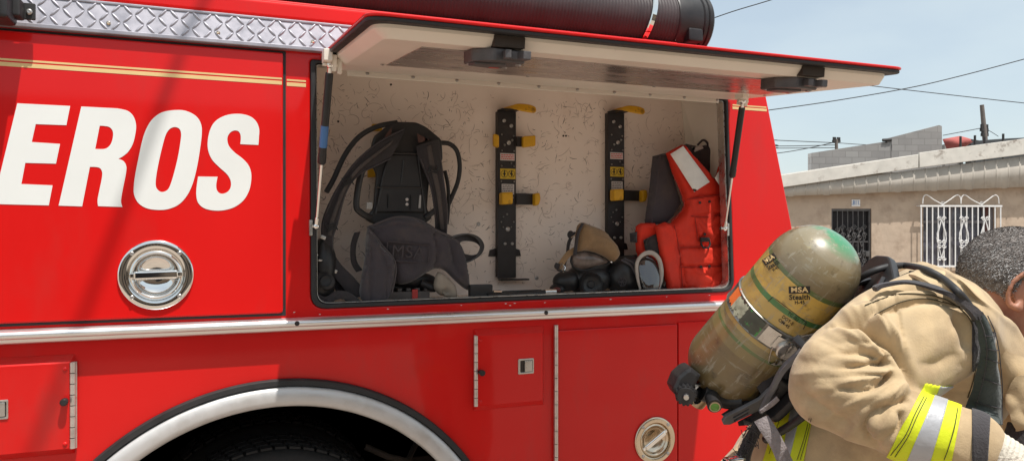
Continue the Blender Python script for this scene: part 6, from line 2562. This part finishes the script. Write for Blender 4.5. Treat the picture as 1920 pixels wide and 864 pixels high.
# eave: corrugated sheet hanging from a pale board
OV = .20
c_tl, c_tr = HF.px(1465, 350, OV), HF.px(1935, 291, OV)
c_bl, c_br = HF.px(1465, 368, OV), HF.px(1935, 350, OV)
mb.bm.free()
mb = MB()
n = 230
def lerp2(p, q, t):
    return (p[0] + (q[0] - p[0]) * t, p[1] + (q[1] - p[1]) * t)
ext0, ext1 = -.35, 1.4
rows = []
pit = .27
Lc = math.hypot(c_br[0] - c_bl[0], 0)
for i in range(n * 5):
    t = ext0 + (ext1 - ext0) * i / (n * 5 - 1)
    ph = (t * Lc / pit) % 1.0
    d = OV + (.016 * ph / .05 if ph < .05 else .016 if ph < .10 else .016 * (1 - (ph - .10) / .05) if ph < .15 else 0.0)
    a, b = lerp2(c_tl, c_tr, t), lerp2(c_bl, c_br, t)
    jag = (.015 if (int(t * Lc / pit) * 7) % 3 == 0 else 0.0) * (1 if ph > .5 else 0)
    rows.append((mb.bm.verts.new(HF.P(a[0], a[1], d)), mb.bm.verts.new(HF.P(a[0], b[1] - jag, d))))
for A, B in zip(rows, rows[1:]):
    mb.bm.faces.new((A[0], A[1], B[1], B[0]))
o = mb.build("corrugated_eave", M['corr'], house, angle=25)
sol = o.modifiers.new("s", 'SOLIDIFY')
sol.thickness = .006
# pale fascia board, in lengths that do not quite line up
mb = MB()
f_t = [(1440, 332), (1520, 322), (1720, 290), (1722, 288), (1935, 260)]
def fascia(a, b, top, h0, h1, d0, d1):
    t0, t1 = HF.px(*top[0], OV), HF.px(*top[1], OV)
    b0, b1 = HF.px(*h0, OV), HF.px(*h1, OV)
    lo = [b0, b1, t1, t0]
    mb.plate([lo], d0, d1, F=HF, bevel=.01)
fascia(0, 0, [(1380, 341), (1719, 290)], (1380, 364), (1719, 315), OV + .01, OV + .07)
fascia(0, 0, [(1720, 287), (1990, 251)], (1720, 315), (1990, 281), OV + .02, OV + .085)
mb.build("fascia_board", M['fascia'], house)
mb = MB()
q = [HF.at(1380, 340, OV), HF.at(1990, 251, OV)]
b = [p - HF.n * 6.2 + Vector((0, 0, .10)) for p in q]
mb.face([q[0], q[1], b[1], b[0]])
mb.face([p - Vector((0, 0, .08)) for p in (q[0], b[0], b[1], q[1])])
mb.build("roof", M['corr'], house, angle=None)
# door leaf, iron scroll gate
mb = MB()
mb.fbox(HF, dr0[0], dr1[0], 0, dr0[1], -.17, -.12)
hd_ = mb.build("door", M['void'], house, angle=None)
mb = MB()
xa, xb, zt = dr0[0], dr1[0], dr0[1]
for k in range(8):
    x = xa + .04 + (xb - xa - .08) * k / 7
    mb.fbox(HF, x - .009, x + .009, .05, zt - .03, -.07, -.05)
for z in (.05, .75, 1.35, zt - .04):
    mb.fbox(HF, xa + .02, xb - .02, z - .014, z + .014, -.068, -.048)
mb.fbox(HF, xa + .0, xa + .035, 0, zt, -.08, -.03)
mb.fbox(HF, xb - .035, xb, 0, zt, -.08, -.03)
mb.fbox(HF, xa + .035, xb - .035, zt - .04, zt, -.08, -.03)
def scroll(mb, cx, cz, r, s, F, d, turns=1.4, th=.008, flip=1):
    pts = []
    for i in range(18):
        t = i / 17
        a = t * turns * 2 * PI
        rr_ = r * (1 - .8 * t)
        pts.append(F.P(cx + s * rr_ * math.cos(a), cz + flip * rr_ * math.sin(a), d))
    mb.tube(pts, th, n=6)
M['ironshine'] = mat("dull_iron_scroll", (0.10, 0.095, 0.095), 0.38, metal=.5, var=.3)
for cx in (xa + .22, xa + .48, xb - .2):
    for cz in (zt - .45, zt - .62, zt - 1.02, zt - 1.2, zt - 1.55):
        for s in (-1, 1):
            scroll(mb, cx + s * .055, cz + (.03 if s > 0 else -.03), .06, s, HF, -.04, th=.009)
    for za, zb in ((zt - .40, zt - .85), (zt - .9, zt - 1.3)):
        for s in (-1, 1):
            mb.tube([HF.P(cx, za, -.042), HF.P(cx + s * .09, (za + zb) / 2, -.042), HF.P(cx, zb, -.042)], .010, n=6)
mb.fbox(HF, xb - .12, xb - .03, 1.02, 1.14, -.06, -.02, bevel=.01)
mb.build("iron_gate", M['ironshine'], hd_)
# window: dark glazing, frame, curtain edge, white scrolled grille
mb = MB()
mb.fbox(HF, w0[0], w1[0], wb, w0[1], -.17, -.15)
M['pane'] = mat("dim_window_glass", (0.06, 0.06, 0.085), 0.12, var=.6, scale=3.5, spec=.7, second=(.16, .16, .20), sfac=(.5, .62), sscale=3)
wd = mb.build("window", M['pane'], house, angle=None)
mb = MB()
xm = w0[0] + (w1[0] - w0[0]) * .42
for x in (w0[0] + .03, xm, w1[0] - .22, w1[0] - .03):
    mb.fbox(HF, x - .03, x + .03, wb, w0[1], -.148, -.10)
mb.fbox(HF, w0[0], w1[0], w0[1] - .36, w0[1] - .30, -.147, -.105)
mb.build("frame", mat("dull_window_frame", (.17, .16, .17), .6), wd, angle=None)
mb = MB()
mb.fbox(HF, w1[0] - .19, w1[0] - .06, wb, w0[1], -.145, -.12)
mb.build("curtain", mat("maroon_curtain", (.12, .05, .045), .9), wd, angle=None)
mb = MB()
mb.fbox(HF, w0[0] - .12, w1[0] + .12, wb - .09, wb - .001, -.10, .09, bevel=.01)
mb.build("sill", M['stucco'], wd)
mb = MB()
g0, g1 = HF.px(1727, 386, .16), HF.px(1876, 378, .16)
gb = wb - .02
GD = .16
nb = 15
for k in range(nb):
    x = g0[0] + (g1[0] - g0[0]) * k / (nb - 1)
    mb.fbox(HF, x - .011, x + .011, gb, g0[1], GD - .01, GD + .01)
for z in (g0[1], gb + .04):
    mb.fbox(HF, g0[0] - .03, g1[0] + .03, z - .018, z + .018, GD - .016, GD + .016)
for z in (g0[1], gb + .04):
    for x in (g0[0], g1[0]):
        mb.fbox(HF, x - .012, x + .012, z - .012, z + .012, 0.0, GD)
Wd = g1[0] - g0[0]
for fx in (.25, .53, .80):
    cx = g0[0] + Wd * fx
    for s in (-1, 1):
        mb.tube([HF.P(cx, g0[1] - .30, GD + .02), HF.P(cx + s * .11, g0[1] - .72, GD + .02), HF.P(cx, g0[1] - 1.15, GD + .02)], .009, n=6)
        mb.tube([HF.P(cx, g0[1] - .30, GD + .02), HF.P(cx + s * .10, g0[1] - .60, GD + .02), HF.P(cx + s * .10, g0[1] - .80, GD + .02)], .009, n=6)
        for cz, f in ((g0[1] - .28, 1), (g0[1] - .80, 1), (g0[1] - .89, -1), (g0[1] - 1.16, -1)):
            scroll(mb, cx + s * .05, cz, .05, s, HF, GD + .025, th=.009, flip=f)
for fa, fb in ((.02, .27), (.27, .5), (.5, .76), (.76, .98)):
    xa_, xb_ = g0[0] + Wd * fa, g0[0] + Wd * fb
    pk_ = fa < .1 or .4 < fa < .6
    pts = [(xa_, .05), (xa_ + .02, .20), (xa_ + .10, .24), (xa_ + .25, .14), (xb_, .03)] if pk_ else [(xa_, .03), (xb_ - .25, .14), (xb_ - .10, .24), (xb_ - .02, .20), (xb_, .05)]
    mb.tube(spline([HF.P(x, g0[1] + z, GD) for x, z in pts], 5), .011, n=6)
    scroll(mb, (xa_ if not pk_ else xb_), g0[1] + .05, .05, 1, HF, GD, th=.009)
mb.build("window_grille", M['ironwhite'], wd)
# house number plate
mb = MB()
n0, n1 = HF.px(1597, 387, .02), HF.px(1613, 374, .02)
mb.fbox(HF, n0[0], n1[0], n0[1], n1[1], .001, .02, bevel=.004)
npl = mb.build("number_plate", M['ironwhite'], house)
mb = MB()
tm = text_mesh(".811.", .135, bold=.015, half=.001)
rot = Matrix(((HF.x.x, HF.up.x, HF.n.x), (HF.x.y, HF.up.y, HF.n.y), (HF.x.z, HF.up.z, HF.n.z))).to_4x4()
mb.add_mesh(tm, Matrix.Translation(HF.P((n0[0] + n1[0]) / 2, (n0[1] + n1[1]) / 2, .0215)) @ rot @ Matrix.Diagonal((.75, 1, 1, 1)))
mb.build("house_number", M['blue'], npl, angle=None)

# unseen house row, added behind the viewer for chrome and paint to reflect
oh = thing("house", "unseen plain tan house with dark openings, added behind the viewer for reflections", "house", (0, -7.5, 0))
mb = MB()
mb.box((0.5, -9.5, 1.6), (16, 4, 3.2))
mb.build("wall", mat("tan_render", (.30, .23, .17), .9, var=.15, scale=2), oh, angle=None)
mb = MB()
mb.box((0.5, -9.3, 3.3), (16.8, 5.0, .2), bevel=.02)
mb.build("roof", mat("dark_roof_edge", (.10, .07, .06), .8), oh)
for x, z, w, h in ((-4.6, 1.5, 1.6, 1.2), (-1.2, 1.05, 1.0, 2.1), (2.0, 1.5, 1.8, 1.2), (5.6, 1.05, 1.0, 2.1)):
    mb = MB()
    mb.box((x, -7.48, z), (w, .08, h), bevel=.01)
    mb.build("window" if h < 2 else "door", M['void'], oh)

# grey block wall behind the roof
def block_mat():
    m = M['block']
    n, l, b = nodes_of(m)
    tc = n.new("ShaderNodeTexCoord")
    br = n.new("ShaderNodeTexBrick")
    br.inputs["Scale"].default_value = 1.0
    br.inputs["Brick Width"].default_value = .42
    br.inputs["Row Height"].default_value = .21
    br.inputs["Mortar Size"].default_value = .012
    br.inputs["Color1"].default_value = (.235, .225, .22, 1)
    br.inputs["Color2"].default_value = (.32, .31, .30, 1)
    br.inputs["Mortar"].default_value = (.19, .18, .175, 1)
    sx = n.new("ShaderNodeSeparateXYZ")
    cx = n.new("ShaderNodeCombineXYZ")
    l.new(tc.outputs["Object"], sx.inputs[0])
    l.new(sx.outputs[0], cx.inputs[0])
    l.new(sx.outputs[2], cx.inputs[1])
    l.new(cx.outputs[0], br.inputs["Vector"])
    nz = n.new("ShaderNodeTexNoise")
    nz.inputs["Scale"].default_value = 1.5
    nz.inputs["Detail"].default_value = 7
    l.new(tc.outputs["Object"], nz.inputs["Vector"])
    mx = n.new("ShaderNodeMix")
    mx.data_type = 'RGBA'
    mx.inputs["Factor"].default_value = .35
    l.new(br.outputs["Color"], mx.inputs["A"])
    rp = n.new("ShaderNodeValToRGB")
    rp.color_ramp.elements[0].color = (.14, .135, .13, 1)
    rp.color_ramp.elements[1].color = (.42, .40, .385, 1)
    l.new(nz.outputs[0], rp.inputs[0])
    l.new(rp.outputs[0], mx.inputs["B"])
    l.new(mx.outputs["Result"], b.inputs["Base Color"])
block_mat()
BO = W(1640, 432, 25)
BO.z = 0
BF = Frame(BO, hx, (0, 0, 1), hn)
mb = MB()
low = BF.pts([(1521, 400), (1521, 287), (1671, 264), (1671, 400)])
hi = BF.pts([(1671, 400), (1671, 258), (1760, 235), (1765, 237), (1767, 400)])
low[0] = (low[0][0], -.2); low[3] = (low[3][0], -.2)
hi[0] = (hi[0][0], -.2); hi[-1] = (hi[-1][0], -.2)
mb.plate([low], -.25, 0, F=BF)
mb.plate([hi], -.22, .03, F=BF)
o = mb.build("block_wall", M['block'], None, angle=None)
tag(o, "unfinished grey concrete block wall rising behind the beige house roof", "wall")
mb = MB()
mb.tube([BF.at(1655, 263, .02), BF.at(1671, 262, .02)], .05, n=8)
mb.tube([BF.at(1662, 262, .02), BF.at(1662, 268, .02)], .03, n=8)
o = mb.build("roof_spout", M['irondark'], None)
tag(o, "small dark spout sticking up on the block wall", "spout")
# red tarp, dark sheet, small posts, far poles
TF = Frame(W(1800, 432, 24), RIGHT, (0, 0, 1), -FWD)
mb = MB()
pillow(mb, TF.pts([(1767, 261), (1778, 259), (1800, 255), (1815, 259), (1824, 266), (1812, 274), (1800, 300), (1785, 300), (1776, 282)]), 0, .25, .05, F=TF, step=.09, rim=.3, wr=.10, wf=2.5, seed=6)
o = mb.build("tarp", mat("faded_red_tarp", (.34, .085, .075), .8, var=.2, scale=3), None, angle=60)
tag(o, "faded red tarp bunched up beside the block wall", "tarp")
mb = MB()
q = TF.pts([(1852, 320), (1852, 254), (1870, 257), (1895, 255), (1925, 253), (1990, 250), (1990, 320)])
mb.plate([q], -1.2, -.9, F=TF, bevel=.02)
o = mb.build("dark_sheeting", mat("dark_grey_sheeting", (.05, .055, .06), .8, var=.3, scale=2), None)
tag(o, "dark grey sheeting on the roof at the right edge", "sheeting")
mb = MB()
q = TF.pts([(1815, 310), (1815, 262), (1830, 259), (1850, 261), (1853, 310)])
mb.plate([q], -1.6, -1.3, F=TF, bevel=.02)
o = mb.build("roof_parapet", M['block'], None)
tag(o, "short pale grey parapet between the red tarp and dark sheeting", "parapet")
posts = [(1801, 256, 300), (1828, 254, 300), (1846, 257, 300), (1881, 251, 300)]
for i, (u, v0, v1) in enumerate(posts):
    a, b = TF.at(u, v0, .4), TF.at(u, v1, .4)
    mb = MB()
    mb.tube([a, b - Vector((0, 0, .4))], .035, n=8)
    o = mb.build("roof_post", M['irondark'], None)
    tag(o, ["thin dark post standing in front of the red tarp", "thin dark post between the red tarp and the tall pole", "thin dark post just beside the tall pole", "thin dark post before the dark sheeting"][i], "post", "thin posts on the roof")
def pole(u, v0, v1, d, r, name, label, arms):
    a, b = W(u[0], v0, d), W(u[1], v1, d)
    base = Vector((b.x, b.y, 0))
    t = thing(name, label, "utility pole", base, "utility poles behind the house")
    mb = MB()
    mb.tube([a, a.lerp(b, .5), b, base], [r * .8, r * .9, r, r * 1.2], n=12)
    mb.build("pole_shaft", mat("weathered_pole", (.14, .12, .11), .85, var=.2), t)
    for k, (q, L) in enumerate(arms):
        p = a.lerp(b, q)
        mb = MB()
        mb.box(p, (L, .12, .12))
        for s in (-.8, -.3, .4, .9):
            mb.tube([p + Vector((L * s / 2, 0, .05)), p + Vector((L * s / 2, 0, .22))], .05, n=8)
        mb.build("crossarm", M['irondark'], t)
    return a, b
pa, pb = pole((1841, 1847), 197, 262, 30, .095, "utility_pole", "taller bare pole rising between the roofs at the right", [(.72, .35), (.86, .3)])
qa, qb = pole((1568, 1569), 261, 300, 42, .10, "utility_pole", "short distant pole just left of the block wall", [(.1, .5)])
def cable(pts, d, r, label, group="overhead wires in the sky"):
    P = [W(u, v, q) for (u, v), q in zip(pts, d)]
    mb = MB()
    mb.tube(spline(P, 6), r, n=6)
    o = mb.build("overhead_cable", M['cable'], None)
    tag(o, label, "cable", group)
M['cable'] = mat("black_cable", (.03, .03, .032), .7)
cable([(600, 300), (1000, 262), (1300, 226), (1440, 207), (1560, 190), (1700, 166), (1800, 143), (1925, 110), (2100, 62), (2700, -120)], [14] * 10, .0085, "long wire climbing across the open sky to the upper right")
cable([(700, 20), (1200, 100), (1560, 152), (1640, 162), (1780, 178), (1925, 194), (2100, 212), (2700, 270)], [15] * 8, .008, "wire sloping down to the right from behind the open door tip")
cable([(1300, 48), (1374, 22), (1450, -1), (1600, -50), (2200, -290)], [13] * 5, .0085, "wire leaving the end of the roof hose at the top")
far = [([(600, 232), (1380, 260), (1452, 263), (1568, 268)], "topmost of the far wires running to the short distant pole"),
       ([(600, 262), (1380, 270), (1455, 274), (1568, 272)], "second far wire below the topmost, running to the short pole"),
       ([(600, 270), (1380, 276), (1455, 278), (1568, 277)], "lowest level far wire running to the short distant pole"),
       ([(900, 345), (1380, 294), (1460, 287), (1520, 277), (1568, 266)], "far wire rising to the short pole across the level ones")]
for p, lb in far:
    cable(p, [42] * len(p), .021, lb)
cable([(1569, 268), (1640, 272), (1700, 268)], [42] * 3, .018, "far wire running right from the short pole behind the block wall")
cable([(1768, 254), (1800, 248), (1842, 240)], [30] * 3, .014, "thin wire from the block wall top to the taller pole")
cable([(1842, 240), (1856, 246), (1872, 256)], [30] * 3, .012, "short slack wire dropping right from the taller pole")
# the cable over the street whose soft shadow falls on the lettered door
mb = MB()
q0 = Vector((-.086, 2.5, 2.136)) + TOSUN * 4.4
dc = Vector((.262 / .796, 0, 1)) * 1.0
dc = dc - TOSUN * (dc.z / TOSUN.z)
dc.normalize()
mb.tube([q0 - dc * 9, q0, q0 + dc * 3.2], .0135, n=10)
o = mb.build("overhead_cable", M['cable'], None)
tag(o, "thick street cable high above that casts the soft shadow over the letters", "cable")
